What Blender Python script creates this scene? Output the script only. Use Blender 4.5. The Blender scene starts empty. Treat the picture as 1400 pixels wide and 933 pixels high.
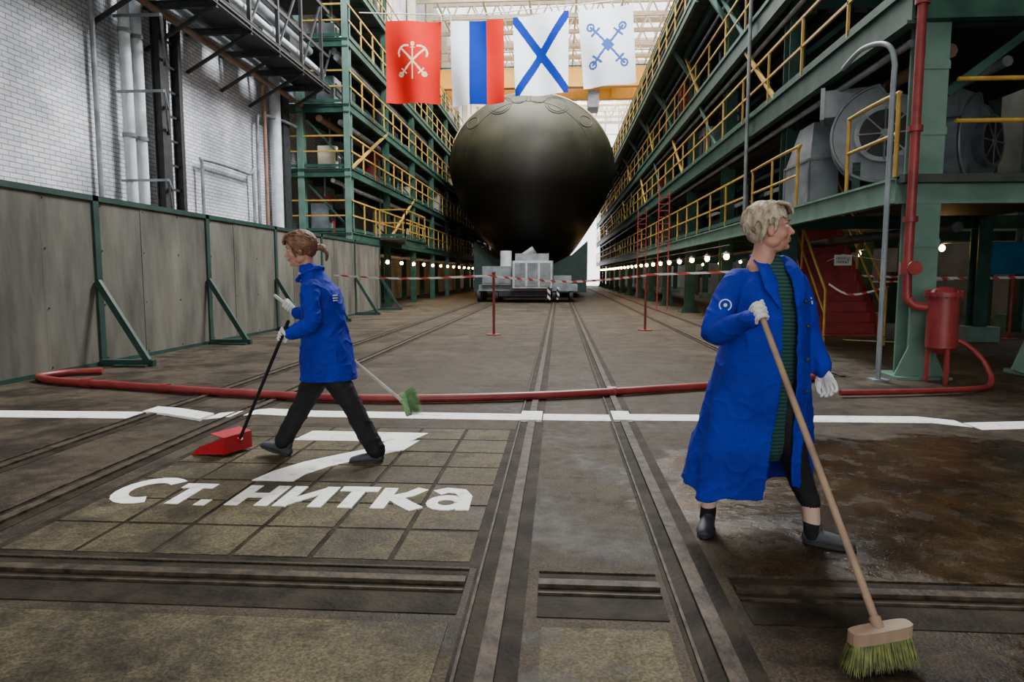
import bpy, math, random
from mathutils import Vector, Matrix, noise
random.seed(7)
V=Vector
scene=bpy.context.scene
COL=scene.collection

# ---------------------------------------------------------------- materials
def mat(name,c1,c2=None,scale=4,rough=.6,metal=0,bump=0,bscale=40,stretch=(1,1,1),rvar=0.0,emit=None,estr=0,lo=.35,hi=.65,spec=.5):
    m=bpy.data.materials.new(name); m.use_nodes=True
    nt=m.node_tree; n=nt.nodes; L=nt.links
    p=n['Principled BSDF']
    p.inputs['Roughness'].default_value=rough; p.inputs['Metallic'].default_value=metal
    p.inputs['Specular IOR Level'].default_value=spec
    if c2 is None: c2=tuple(x*.8 for x in c1)
    g=n.new('ShaderNodeNewGeometry'); mp=n.new('ShaderNodeMapping'); mp.inputs['Scale'].default_value=stretch
    L.new(g.outputs['Position'],mp.inputs['Vector'])
    nz=n.new('ShaderNodeTexNoise'); nz.inputs['Scale'].default_value=scale; nz.inputs['Detail'].default_value=6
    L.new(mp.outputs[0],nz.inputs['Vector'])
    r=n.new('ShaderNodeValToRGB'); r.color_ramp.elements[0].position=lo; r.color_ramp.elements[1].position=hi
    r.color_ramp.elements[0].color=(*c1,1); r.color_ramp.elements[1].color=(*c2,1)
    L.new(nz.outputs['Fac'],r.inputs['Fac']); L.new(r.outputs[0],p.inputs['Base Color'])
    if bump:
        b=n.new('ShaderNodeTexNoise'); b.inputs['Scale'].default_value=bscale; b.inputs['Detail'].default_value=5
        L.new(mp.outputs[0],b.inputs['Vector'])
        bp=n.new('ShaderNodeBump'); bp.inputs['Strength'].default_value=bump; bp.inputs['Distance'].default_value=.02
        L.new(b.outputs['Fac'],bp.inputs['Height']); L.new(bp.outputs[0],p.inputs['Normal'])
    if emit:
        p.inputs['Emission Color'].default_value=(*emit,1); p.inputs['Emission Strength'].default_value=estr
    return m

M={}
M['green']=mat('green_paint',(.012,.052,.036),(.032,.09,.065),3,.55,bump=.15,spec=.35)
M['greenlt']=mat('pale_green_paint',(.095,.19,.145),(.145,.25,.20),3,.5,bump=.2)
M['greendk']=mat('dark_green_paint',(.008,.034,.026),(.018,.055,.043),3,.55)
M['yellow']=mat('yellow_paint',(.42,.24,.03),(.56,.36,.06),5,.5)
M['steel']=mat('rail_steel',(.022,.016,.010),(.085,.062,.040),12,.62,metal=.15,bump=.35,spec=.25)
M['dark']=mat('dark_groove',(.012,.009,.006),(.042,.032,.021),5,.7,bump=.4,spec=.12)
M['darksteel']=mat('dark_steel',(.015,.017,.019),(.035,.035,.035),5,.6)
M['galv']=mat('galvanised_steel',(.18,.20,.22),(.32,.35,.36),3,.45,metal=.4)
M['grey']=mat('grey_machine_paint',(.17,.20,.23),(.27,.31,.33),3,.45)
M['white']=mat('white_paint',(.75,.75,.72),(.6,.6,.58),4,.5)
M['whitepipe']=mat('white_pipe',(.68,.72,.74),(.5,.54,.56),4,.5)
M['linepaint']=mat('worn_white_floor_paint',(.92,.92,.88),(.42,.40,.35),9,.6,lo=.56,hi=.76,bump=.3)
M['red']=mat('red_paint',(.20,.018,.022),(.30,.04,.036),4,.42)
M['redstair']=mat('dark_red_paint',(.22,.016,.018),(.34,.032,.03),4,.55)
M['deck']=mat('deck_plate',(.028,.035,.031),(.055,.065,.055),3,.65,spec=.3)
M['brown']=mat('brown_pipe',(.20,.11,.07),(.30,.18,.12),3,.6)
M['beige']=mat('beige_steel',(.60,.51,.37),(.72,.63,.49),3,.6)
M['crane']=mat('crane_yellow',(.85,.38,.03),(.9,.46,.06),2,.5)
M['bluebox']=mat('blue_cabinet',(.01,.12,.28),(.02,.17,.36),3,.5)
M['bulb']=mat('warm_bulb',(1,.8,.5),None,emit=(1,.56,.18),estr=60)
M['conc']=mat('concrete_wall',(.18,.18,.17),(.28,.28,.26),1.2,.8,bump=.3)
M['backdrop']=mat('dark_backdrop',(.030,.048,.040),(.07,.09,.08),1.0,.7,stretch=(1,.5,1.5))  # dark colour for the sheets added behind the right gallery

def nodes(m): return m.node_tree.nodes, m.node_tree.links
def floor_mat(name,light=False):
    m=bpy.data.materials.new(name); m.use_nodes=True; n,L=nodes(m); p=n['Principled BSDF']
    g=n.new('ShaderNodeNewGeometry')
    def nz(s,d=8,rg=.62,off=0):
        t=n.new('ShaderNodeTexNoise'); t.inputs['Scale'].default_value=s; t.inputs['Detail'].default_value=d; t.inputs['Roughness'].default_value=rg
        if off:
            mp=n.new('ShaderNodeMapping'); mp.inputs['Location'].default_value=(off,off,0); L.new(g.outputs['Position'],mp.inputs['Vector']); L.new(mp.outputs[0],t.inputs['Vector'])
        else: L.new(g.outputs['Position'],t.inputs['Vector'])
        return t
    def mth(op,x,y=None,z=None):
        q=n.new('ShaderNodeMath'); q.operation=op
        for i,vv in enumerate((x,y,z)):
            if vv is None: continue
            if isinstance(vv,(int,float)): q.inputs[i].default_value=vv
            else: L.new(vv,q.inputs[i])
        return q.outputs[0]
    def mrg(x,a,b_,c,d):
        q=n.new('ShaderNodeMapRange'); q.inputs[1].default_value=a; q.inputs[2].default_value=b_; q.inputs[3].default_value=c; q.inputs[4].default_value=d; L.new(x,q.inputs[0]); return q.outputs[0]
    def scl(col,f):
        q=n.new('ShaderNodeVectorMath'); q.operation='SCALE'; L.new(col,q.inputs[0])
        if isinstance(f,(int,float)): q.inputs['Scale'].default_value=f
        else: L.new(f,q.inputs['Scale'])
        return q.outputs[0]
    a=nz(.7); b=nz(9); c=nz(85,3); st=nz(1.3,10,.72,13); st2=nz(3.1,8,.7,41)
    r=n.new('ShaderNodeValToRGB'); r.color_ramp.elements[0].position=.3; r.color_ramp.elements[1].position=.72
    if light:
        r.color_ramp.elements[0].color=(.075,.060,.032,1); r.color_ramp.elements[1].color=(.175,.145,.085,1)
    else:
        r.color_ramp.elements[0].color=(.036,.026,.016,1); r.color_ramp.elements[1].color=(.118,.090,.060,1)
    L.new(mth('MULTIPLY_ADD',a.outputs['Fac'],.5,mth('MULTIPLY',b.outputs['Fac'],.5)),r.inputs['Fac'])
    col=scl(r.outputs[0],mrg(c.outputs['Fac'],.35,.7,.5,1.5))
    col=scl(col,mrg(st.outputs['Fac'],.45,.58,1,.40)); col=scl(col,mrg(st2.outputs['Fac'],.50,.62,1,.55))
    s=n.new('ShaderNodeSeparateXYZ'); L.new(g.outputs['Position'],s.inputs[0])
    dx=mth('DIVIDE',mth('SUBTRACT',s.outputs[0],3.1),2.5); dy=mth('DIVIDE',mth('SUBTRACT',s.outputs[1],4.1),1.8)
    d=mth('SQRT',mth('ADD',mth('MULTIPLY',dx,dx),mth('MULTIPLY',dy,dy)))
    w=nz(1.6,6); w2=nz(5,5); w3=nz(22,3)
    d2=mth('ADD',d,mth('MULTIPLY',mth('SUBTRACT',w.outputs['Fac'],.5),1.3))
    wet=mrg(d2,1.05,.88,0,1)
    mix=n.new('ShaderNodeMix'); mix.data_type='RGBA'; L.new(wet,mix.inputs[0]); L.new(col,mix.inputs[6])
    wc=n.new('ShaderNodeVectorMath'); wc.operation='MULTIPLY'; L.new(col,wc.inputs[0]); wc.inputs[1].default_value=(.60,.45,.27); L.new(wc.outputs[0],mix.inputs[7])
    L.new(mix.outputs[2],p.inputs['Base Color'])
    rr=mth('MULTIPLY',mrg(b.outputs['Fac'],.3,.7,.58,.85),mrg(st.outputs['Fac'],.46,.6,1,.70))
    mf=n.new('ShaderNodeMix'); L.new(wet,mf.inputs[0]); L.new(rr,mf.inputs[2]); L.new(mrg(w2.outputs['Fac'],.42,.60,.06,.30),mf.inputs[3])
    L.new(mf.outputs[0],p.inputs['Roughness'])
    L.new(mrg(wet,0,1,.16,.38),p.inputs['Specular IOR Level'])
    bp=n.new('ShaderNodeBump'); bp.inputs['Strength'].default_value=.5; bp.inputs['Distance'].default_value=.012
    L.new(mth('ADD',b.outputs['Fac'],mth('ADD',mth('MULTIPLY',c.outputs['Fac'],.5),mth('MULTIPLY',w3.outputs['Fac'],.5))),bp.inputs['Height']); L.new(bp.outputs[0],p.inputs['Normal'])
    return m
M['floor']=floor_mat('shop_floor_concrete'); M['tile']=floor_mat('floor_tile_concrete',True)

def brick_mat():
    m=bpy.data.materials.new('white_brick'); m.use_nodes=True; n,L=nodes(m); p=n['Principled BSDF']
    g=n.new('ShaderNodeNewGeometry'); s=n.new('ShaderNodeSeparateXYZ'); L.new(g.outputs['Position'],s.inputs[0])
    c=n.new('ShaderNodeCombineXYZ'); L.new(s.outputs[1],c.inputs[0]); L.new(s.outputs[2],c.inputs[1])
    b=n.new('ShaderNodeTexBrick'); b.inputs['Scale'].default_value=1; b.inputs['Brick Width'].default_value=.27; b.inputs['Row Height'].default_value=.09
    b.inputs['Mortar Size'].default_value=.009; b.inputs['Color1'].default_value=(.72,.73,.76,1); b.inputs['Color2'].default_value=(.54,.56,.60,1); b.inputs['Mortar'].default_value=(.26,.25,.25,1)
    L.new(c.outputs[0],b.inputs['Vector'])
    z=n.new('ShaderNodeTexNoise'); z.inputs['Scale'].default_value=.7; z.inputs['Detail'].default_value=8; L.new(g.outputs['Position'],z.inputs['Vector'])
    mr=n.new('ShaderNodeMapRange'); mr.inputs[1].default_value=.35; mr.inputs[2].default_value=.65; mr.inputs[3].default_value=.55; mr.inputs[4].default_value=1.15; L.new(z.outputs['Fac'],mr.inputs[0])
    mm=n.new('ShaderNodeVectorMath'); mm.operation='SCALE'; L.new(b.outputs['Color'],mm.inputs[0]); L.new(mr.outputs[0],mm.inputs['Scale']); L.new(mm.outputs[0],p.inputs['Base Color'])
    bp=n.new('ShaderNodeBump'); bp.inputs['Strength'].default_value=.6; bp.inputs['Distance'].default_value=.02; bp.invert=True
    L.new(b.outputs['Fac'],bp.inputs['Height']); L.new(bp.outputs[0],p.inputs['Normal']); p.inputs['Roughness'].default_value=.8
    return m
M['brick']=brick_mat()

def stripe_mat(name,ca,cb,vec,period,rough=.6,duty=.5):
    m=bpy.data.materials.new(name); m.use_nodes=True; n,L=nodes(m); p=n['Principled BSDF']; p.inputs['Roughness'].default_value=rough
    g=n.new('ShaderNodeNewGeometry'); d=n.new('ShaderNodeVectorMath'); d.operation='DOT_PRODUCT'; d.inputs[1].default_value=vec; L.new(g.outputs['Position'],d.inputs[0])
    a=n.new('ShaderNodeMath'); a.operation='DIVIDE'; a.inputs[1].default_value=period; L.new(d.outputs['Value'],a.inputs[0])
    f=n.new('ShaderNodeMath'); f.operation='FRACT'; L.new(a.outputs[0],f.inputs[0])
    c=n.new('ShaderNodeMath'); c.operation='GREATER_THAN'; c.inputs[1].default_value=duty; L.new(f.outputs[0],c.inputs[0])
    mx=n.new('ShaderNodeMix'); mx.data_type='RGBA'; mx.inputs[6].default_value=(*ca,1); mx.inputs[7].default_value=(*cb,1); L.new(c.outputs[0],mx.inputs[0]); L.new(mx.outputs[2],p.inputs['Base Color'])
    return m
M['tape']=stripe_mat('barrier_tape_stripe',(.9,.9,.9),(.7,.08,.06),(1,.6,1.2),.30,duty=.6)
M['hazard']=stripe_mat('black_white_stripe',(.8,.8,.8),(.02,.02,.02),(1,0,1),.3)
M['dress']=stripe_mat('green_striped_knit',(.012,.085,.065),(.008,.022,.03),(0,0.1,1),.019,.9,.55)

# ---------------------------------------------------------------- mesh builder
class B:
    def __init__(s): s.v=[];s.f=[];s.mi=[];s.sm=[];s.mats=[]
    def add(s,vs,fs,m,smooth=False):
        if isinstance(m,str): m=M[m]
        if m not in s.mats: s.mats.append(m)
        k=s.mats.index(m); o=len(s.v)
        s.v+= [V(x) for x in vs]
        for f in fs: s.f.append([i+o for i in f]); s.mi.append(k); s.sm.append(smooth)
    def box(s,x0,x1,y0,y1,z0,z1,m):
        s.add([(x0,y0,z0),(x1,y0,z0),(x1,y1,z0),(x0,y1,z0),(x0,y0,z1),(x1,y0,z1),(x1,y1,z1),(x0,y1,z1)],
              [(0,3,2,1),(4,5,6,7),(0,1,5,4),(1,2,6,5),(2,3,7,6),(3,0,4,7)],m)
    def beam(s,p,q,w,h,m,up=(0,0,1)):
        p=V(p);q=V(q);t=(q-p).normalized();up=V(up)
        if abs(t.dot(up))>.98: up=V((0,1,0))
        a=t.cross(up).normalized(); b=a.cross(t)
        vs=[c+a*i*w/2+b*j*h/2 for c in (p,q) for i,j in ((-1,-1),(1,-1),(1,1),(-1,1))]
        s.add(vs,[(0,1,2,3),(7,6,5,4),(0,4,5,1),(1,5,6,2),(2,6,7,3),(3,7,4,0)],m)
    def ibeam(s,p,q,w,h,t,m,up=(0,0,1)):
        p=V(p);q=V(q);d=(q-p).normalized();u=V(up)
        if abs(d.dot(u))>.98: u=V((0,1,0))
        a=d.cross(u).normalized(); b=a.cross(d)
        s.beam(p+b*(h/2-t/2),q+b*(h/2-t/2),w,t,m,up); s.beam(p-b*(h/2-t/2),q-b*(h/2-t/2),w,t,m,up); s.beam(p,q,t,h-2*t,m,up)
    def tube(s,pts,r,m,seg=10,smooth=True):
        pts=[V(p) for p in pts]; n=len(pts)
        rs=r if isinstance(r,(list,tuple)) else [r]*n
        t0=(pts[1]-pts[0]).normalized(); a=t0.orthogonal().normalized(); vs=[]
        for i,p in enumerate(pts):
            t=((pts[min(i+1,n-1)]-pts[max(i-1,0)])).normalized()
            a=(a-t*a.dot(t)).normalized(); b=t.cross(a)
            for k in range(seg):
                an=2*math.pi*k/seg; vs.append(p+(a*math.cos(an)+b*math.sin(an))*rs[i])
        fs=[]
        for i in range(n-1):
            for k in range(seg):
                k2=(k+1)%seg; fs.append((i*seg+k,i*seg+k2,(i+1)*seg+k2,(i+1)*seg+k))
        s.add(vs,fs,m,smooth)
        s.add([vs[k] for k in range(seg)],[tuple(range(seg))[::-1]],m); s.add([vs[(n-1)*seg+k] for k in range(seg)],[tuple(range(seg))],m)
    def ell(s,c,r,m,R=None,seg=20,rings=12):
        c=V(c);vs=[];fs=[]
        for i in range(rings+1):
            th=math.pi*i/rings
            for k in range(seg):
                ph=2*math.pi*k/seg; q=V((r[0]*math.sin(th)*math.cos(ph),r[1]*math.sin(th)*math.sin(ph),r[2]*math.cos(th)))
                if R: q=R@q
                vs.append(c+q)
        for i in range(rings):
            for k in range(seg):
                k2=(k+1)%seg; fs.append((i*seg+k,(i+1)*seg+k,(i+1)*seg+k2,i*seg+k2))
        s.add(vs,fs,m,True)
    def sweep(s,pts,rads,m,ref=(1,0,0),seg=18,sub=5,cap=True):
        pts=[V(p) for p in pts]; rads=[(r,r) if isinstance(r,(int,float)) else r for r in rads]; n=len(pts)
        P=[];R=[]
        def cr(a,b,c,d,t): return .5*((2*b)+(c-a)*t+(2*a-5*b+4*c-d)*t*t+(3*b-a-3*c+d)*t**3)
        for i in range(n-1):
            i0=max(i-1,0);i3=min(i+2,n-1)
            for k in range(sub):
                t=k/sub; P.append(cr(pts[i0],pts[i],pts[i+1],pts[i3],t)); R.append(tuple(rads[i][j]*(1-t)+rads[i+1][j]*t for j in (0,1)))
        P.append(pts[-1]);R.append(rads[-1])
        if cap:
            t0=(P[0]-P[1]).normalized(); t1=(P[-1]-P[-2]).normalized(); r0=R[0];r1=R[-1]
            pre=[];post=[]
            for an in (80,55,28):
                a=math.radians(an); pre.append((P[0]+t0*math.sin(a)*min(r0),(r0[0]*math.cos(a),r0[1]*math.cos(a))))
            for an in (28,55,80):
                a=math.radians(an); post.append((P[-1]+t1*math.sin(a)*min(r1),(r1[0]*math.cos(a),r1[1]*math.cos(a))))
            P=[x[0] for x in pre]+P+[x[0] for x in post]; R=[x[1] for x in pre]+R+[x[1] for x in post]
        ref=V(ref);vs=[];N=len(P)
        for i,p in enumerate(P):
            t=(P[min(i+1,N-1)]-P[max(i-1,0)]).normalized()
            a=ref-t*ref.dot(t)
            if a.length<.05: a=t.orthogonal()
            a.normalize(); b=t.cross(a)
            for k in range(seg):
                an=2*math.pi*k/seg; vs.append(p+a*math.cos(an)*R[i][0]+b*math.sin(an)*R[i][1])
        fs=[]
        for i in range(N-1):
            for k in range(seg):
                k2=(k+1)%seg; fs.append((i*seg+k,i*seg+k2,(i+1)*seg+k2,(i+1)*seg+k))
        fs.append(tuple(range(seg))[::-1]); fs.append(tuple((N-1)*seg+k for k in range(seg)))
        s.add(vs,fs,m,True)
    def mesh(s,name,c=V((0,0,0))):
        me=bpy.data.meshes.new(name); me.from_pydata([v-c for v in s.v],[],s.f)
        for m in s.mats: me.materials.append(m)
        me.polygons.foreach_set('material_index',s.mi); me.polygons.foreach_set('use_smooth',s.sm); me.update(); return me
    def obj(s,name,parent=None):
        xs=[v.x for v in s.v];ys=[v.y for v in s.v];zs=[v.z for v in s.v]
        c=V(((min(xs)+max(xs))/2,(min(ys)+max(ys))/2,min(zs)))
        o=bpy.data.objects.new(name,s.mesh(name,c)); COL.objects.link(o)
        if parent: o.parent=parent; o.location=c-parent.location
        else: o.location=c
        return o
def empty(name,loc):
    e=bpy.data.objects.new(name,None); e.empty_display_size=.2; e.location=loc; COL.objects.link(e); return e
def fuse(b,name,m,voxel,smooth=4,parent=None,disp=None,zmin=None,fac=.5):
    ob=bpy.data.objects.new('tmp',b.mesh('tmp')); COL.objects.link(ob)
    r=ob.modifiers.new('r','REMESH'); r.mode='VOXEL'; r.voxel_size=voxel; r.use_smooth_shade=True
    if smooth:
        sm=ob.modifiers.new('s','SMOOTH'); sm.factor=fac; sm.iterations=smooth
    dg=bpy.context.evaluated_depsgraph_get(); ev=ob.evaluated_get(dg)
    me=bpy.data.meshes.new_from_object(ev,depsgraph=dg); bpy.data.objects.remove(ob)
    me.materials.clear(); me.materials.append(M[m] if isinstance(m,str) else m)
    if disp:
        nn=[v.normal.copy() for v in me.vertices]
        for v,q in zip(me.vertices,nn): v.co+=q*disp(v.co,q)
    if zmin is not None:
        for v in me.vertices:
            if v.co.z<zmin: v.co.z=zmin
    xs=[v.co for v in me.vertices]
    c=V(((min(v.x for v in xs)+max(v.x for v in xs))/2,(min(v.y for v in xs)+max(v.y for v in xs))/2,min(v.z for v in xs)))
    me.transform(Matrix.Translation(-c)); me.name=name
    me.polygons.foreach_set('use_smooth',[True]*len(me.polygons))
    o=bpy.data.objects.new(name,me); COL.objects.link(o)
    if parent: o.parent=parent; o.location=c-parent.location
    else: o.location=c
    return o

# ---------------------------------------------------------------- shell
YB=84
b=B(); b.box(-9.4,13.2,-8,YB,-.3,0,'floor'); b.obj('floor')
b=B(); b.box(-9.5,-9.2,-8,YB,0,21,'brick'); b.obj('wall_left')
b=B(); b.box(13.0,13.2,-8,YB,0,9,'conc'); b.box(13.0,13.2,-8,16,9,21,'conc')
for y in range(-8,YB+1,6): b.box(13.0,13.2,y-.25,y+.25,9,21,'conc')
for z in (12,15,18): b.beam((13.1,-8,z),(13.1,YB,z),.1,.15,'beige')
b.obj('wall_right')
b=B(); b.box(-9.4,-5,-8.3,-8,0,21,'conc'); b.box(7.0,13.2,-8.3,-8,0,21,'conc'); b.box(-5,7.0,-8.3,-8,6.4,21,'conc'); b.obj('wall_front')
b=B(); b.box(-9.2,-4,YB,YB+.3,0,12,'conc'); b.box(6,13,YB,YB+.3,0,12,'conc'); b.box(-4,6,YB,YB+.3,11.5,12,'conc')
for x in [-9+i*1.6 for i in range(14)]: b.beam((x,YB+.1,12),(x,YB+.1,21),.15,.12,'beige')
for z in (13.5,15,16.5,18,19.5): b.beam((-9.2,YB+.1,z),(13,YB+.1,z),.1,.1,'beige')
b.obj('wall_back')
b=B()
b.box(-9.4,13.2,-8.3,24,20.9,21.1,'conc')
for y in range(24,YB,6): b.box(-9.4,13.2,y,y+2.0,20.9,21.1,'beige')
for y in range(42,YB,3):
    b.beam((-9.2,y,20.7),(13,y,20.7),.2,.25,'beige'); b.beam((-9.2,y,18.7),(13,y,18.7),.2,.25,'beige')
    for i in range(12):
        x=-9.2+i*1.85; b.beam((x,y,18.7),(x+.92,y,20.7),.1,.1,'beige'); b.beam((x+.92,y,20.7),(x+1.85,y,18.7),.1,.1,'beige')
for x in range(-8,13,3): b.beam((x,42,18.9),(x,YB,18.9),.12,.15,'beige')
b.obj('ceiling')

# ---------------------------------------------------------------- rails
def track(xs,y0,y1,name='rail_track'):
    b=B()
    for x in xs:
        b.box(x-.13,x+.11,y0,y1,.0005,.003,'dark')
        b.box(x-.032,x+.032,y0,y1,.003,.020,'steel'); b.box(x-.112,x-.10,y0,y1,.003,.014,'steel')
    b.obj(name)
track((-.24,.60),-6,YB-1); track((-3.9,-3.04),-6,YB-1); track((2.9,3.75),9.2,YB-1)
b=B()
for (x0,x1) in ((-8.5,-4.05),(-2.9,-.40),(-.08,.44),(.76,9)):
    b.box(x0,x1,2.58,2.99,.0006,.004,'dark'); b.box(x0,x1,2.83,2.885,.004,.022,'steel'); b.box(x0,x1,2.765,2.778,.004,.014,'steel'); b.box(x0,x1,2.98,3.0,.003,.012,'floor')
b.obj('cross_rail')
b=B()
tx=[-2.75+i*.392 for i in range(6)]
for i in range(6):
    for j in range(7):
        x=tx[i];y=3.06+j*.395; h=.0035+random.random()*.0025; g=.010+random.random()*.008
        b.box(x+g,x+.386-g*.5,y+g,y+.39-g*.5,.0005,h,'tile')
b.box(-2.8,-.37,3.02,5.86,.0003,.0009,'dark')
b.obj('floor_tile_panel')
b=B()
b.box(-2.6,-.42,1.0,2.5,.0005,.005,'tile'); b.box(-.06,.42,1.0,2.5,.0005,.005,'tile'); b.box(.8,1.9,.8,2.3,.0005,.004,'floor')
b.obj('floor_slab')

def strip(b,pts,w,z0,z1,m):
    for (p,q) in zip(pts[:-1],pts[1:]):
        b.add([(p[0],p[1]-w/2,z0),(q[0],q[1]-w/2,z0),(q[0],q[1]+w/2,z0),(p[0],p[1]+w/2,z0),(p[0],p[1]-w/2,z1),(q[0],q[1]-w/2,z1),(q[0],q[1]+w/2,z1),(p[0],p[1]+w/2,z1)],
              [(0,3,2,1),(4,5,6,7),(0,1,5,4),(1,2,6,5),(2,3,7,6),(3,0,4,7)],m)
b=B()
strip(b,[(-6.75,6.14),(-4.05,6.2)],.30,.001,.006,'linepaint'); strip(b,[(-4.04,6.42),(-3.75,6.34),(-3.3,6.12)],.26,.001,.023,'linepaint')
strip(b,[(-3.29,6.2),(-2.9,6.46),(-2.4,6.38),(-.35,6.36)],.28,.001,.006,'linepaint'); strip(b,[(-.35,6.36),(-.15,6.36)],.40,.001,.024,'linepaint')
strip(b,[(-.14,6.38),(.5,6.38)],.28,.001,.006,'linepaint'); strip(b,[(.51,6.42),(.68,6.42)],.40,.001,.024,'linepaint')
strip(b,[(.69,6.42),(3.4,6.50),(3.66,6.34)],.28,.001,.006,'linepaint'); strip(b,[(3.68,6.24),(5.7,6.6),(8,6.8)],.28,.001,.006,'linepaint')
strip(b,[(7.2,13.9),(5.9,14.5)],.2,.001,.007,'linepaint')
b.obj('floor_marking_line')
def poly(b,pts,z0,z1,m):
    n=len(pts); vs=[(x,y,z0) for x,y in pts]+[(x,y,z1) for x,y in pts]
    b.add(vs,[tuple(range(n,2*n)),tuple(range(n))[::-1]]+[(i,(i+1)%n,n+(i+1)%n,n+i) for i in range(n)],m)
b=B(); Z1=.0075
poly(b,[(-2.15,5.33),(-1.36,5.33),(-1.18,5.37),(-1.10,5.64),(-2.11,5.66)],.001,Z1,'linepaint')
L1=[(-2.0,4.24),(-1.95,4.45),(-1.82,4.70),(-1.63,4.92),(-1.43,5.13),(-1.38,5.34)]
L2=[(-1.72,4.24),(-1.70,4.40),(-1.60,4.60),(-1.41,4.82),(-1.18,5.08),(-1.12,5.38)]
for i in range(5): poly(b,[L1[i],L2[i],L2[i+1],L1[i+1]],.001,Z1+.0003,'linepaint')
b.obj('floor_marking_numeral')
b=B(); zc=[.0072]
def stroke(pts,wx=.062):
    pts=[V((x,y)) for x,y in pts]
    n=len(pts);Lf=[];Rt=[]
    for i in range(n):
        t=(pts[min(i+1,n-1)]-pts[max(i-1,0)]).normalized(); pr=V((-t.y,t.x)); w=wx/2
        w*=1.28+.35*abs(pr.y); Lf.append(pts[i]+pr*w); Rt.append(pts[i]-pr*w)
    zc[0]+=.00025
    for i in range(n-1): poly(b,[Rt[i],Rt[i+1],Lf[i+1],Lf[i]],.001,zc[0],'linepaint')
y0=3.76; xh=.37
stroke([(-2.545+.155*math.cos(math.radians(a)),y0+.24+.20*math.sin(math.radians(a))) for a in range(48,318,18)],.068)
stroke([(-2.375,y0+xh-.03),(-2.17,y0+xh-.03)],.055); stroke([(-2.27,y0+xh-.05),(-2.27,y0)],.066)
stroke([(-2.13,y0+.035),(-2.06,y0+.035)],.06)
for x in (-1.91,-1.73): stroke([(x,y0+xh),(x,y0)],.064)
stroke([(-1.9,y0+xh*.5),(-1.74,y0+xh*.5)],.05)
for x in (-1.62,-1.41): stroke([(x,y0+xh),(x,y0)],.064)
stroke([(-1.62,y0+.03),(-1.41,y0+xh-.03)],.052)
stroke([(-1.35,y0+xh-.03),(-1.11,y0+xh-.03)],.055); stroke([(-1.23,y0+xh-.05),(-1.23,y0)],.066)
stroke([(-1.04,y0+xh),(-1.04,y0)],.066); stroke([(-1.02,y0+xh*.45),(-.90,y0+xh*.7),(-.84,y0+xh)],.056); stroke([(-.99,y0+xh*.55),(-.90,y0+xh*.25),(-.81,y0+.0)],.062)
stroke([(-.645+.085*math.cos(math.radians(a))-.01,y0+.12+.09*math.sin(math.radians(a))) for a in range(0,361,24)],.050)
stroke([(-.545,y0),(-.555,y0+.24),(-.60,y0+xh-.035),(-.68,y0+xh-.02),(-.74,y0+xh-.07)],.060)
b.obj('floor_marking_lettering')
def text(name,s,x1,cap,loc,rot,m,bold=.01,ext=.002):
    cu=bpy.data.curves.new(name,'FONT'); cu.body=s; cu.offset=bold; cu.extrude=ext
    o=bpy.data.objects.new(name,cu); COL.objects.link(o); bpy.context.view_layer.update()
    dg=bpy.context.evaluated_depsgraph_get(); me=bpy.data.meshes.new_from_object(o.evaluated_get(dg),depsgraph=dg); bpy.data.objects.remove(o)
    xs=[v.co.x for v in me.vertices]; ys=[v.co.y for v in me.vertices]
    a0,a1,b0,b1=min(xs),max(xs),min(ys),max(ys)
    for v in me.vertices:
        v.co.x=(v.co.x-a0)/(a1-a0)*x1; v.co.y=(v.co.y-b0)/(b1-b0)*cap
    me.materials.clear(); me.materials.append(M[m])
    ob=bpy.data.objects.new(name,me); COL.objects.link(ob); ob.location=loc; ob.rotation_euler=rot
    return ob

def bez(pts,n=6):
    P=[V(p) for p in pts];out=[]
    for i in range(len(P)-1):
        a=P[max(i-1,0)];b_=P[i];c=P[i+1];d=P[min(i+2,len(P)-1)]
        for k in range(n):
            t=k/n; out.append(.5*((2*b_)+(c-a)*t+(2*a-5*b_+4*c-d)*t*t+(3*b_-a-3*c+d)*t**3))
    out.append(P[-1]); return out
b=B()
pp=[(-6.15,8.75,.05),(-6.5,8.6,.05),(-6.62,8.2,.05),(-6.2,7.92,.05),(-5.6,7.75,.05),(-3.75,7.26,.05),(-2.0,6.97,.05),(-.26,7.26,.05),(1.5,7.95,.05),(2.9,8.6,.05),(3.3,8.9,.05)]
b.tube(bez(pp),.045,'red',12)
b.tube([(-5.72,7.78,.05),(-5.6,7.75,.05)],.062,'red',12); b.tube([(3.2,8.84,.06),(3.38,8.97,.06)],.06,'red',12)
for q in ((-4.5,7.455,.05),(.6,7.59,.05)): b.tube([V(q)-V((.05,-.012,0)),V(q)+V((.05,-.012,0))],.056,'red',12)
b.obj('floor_hose_pipe')

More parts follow.
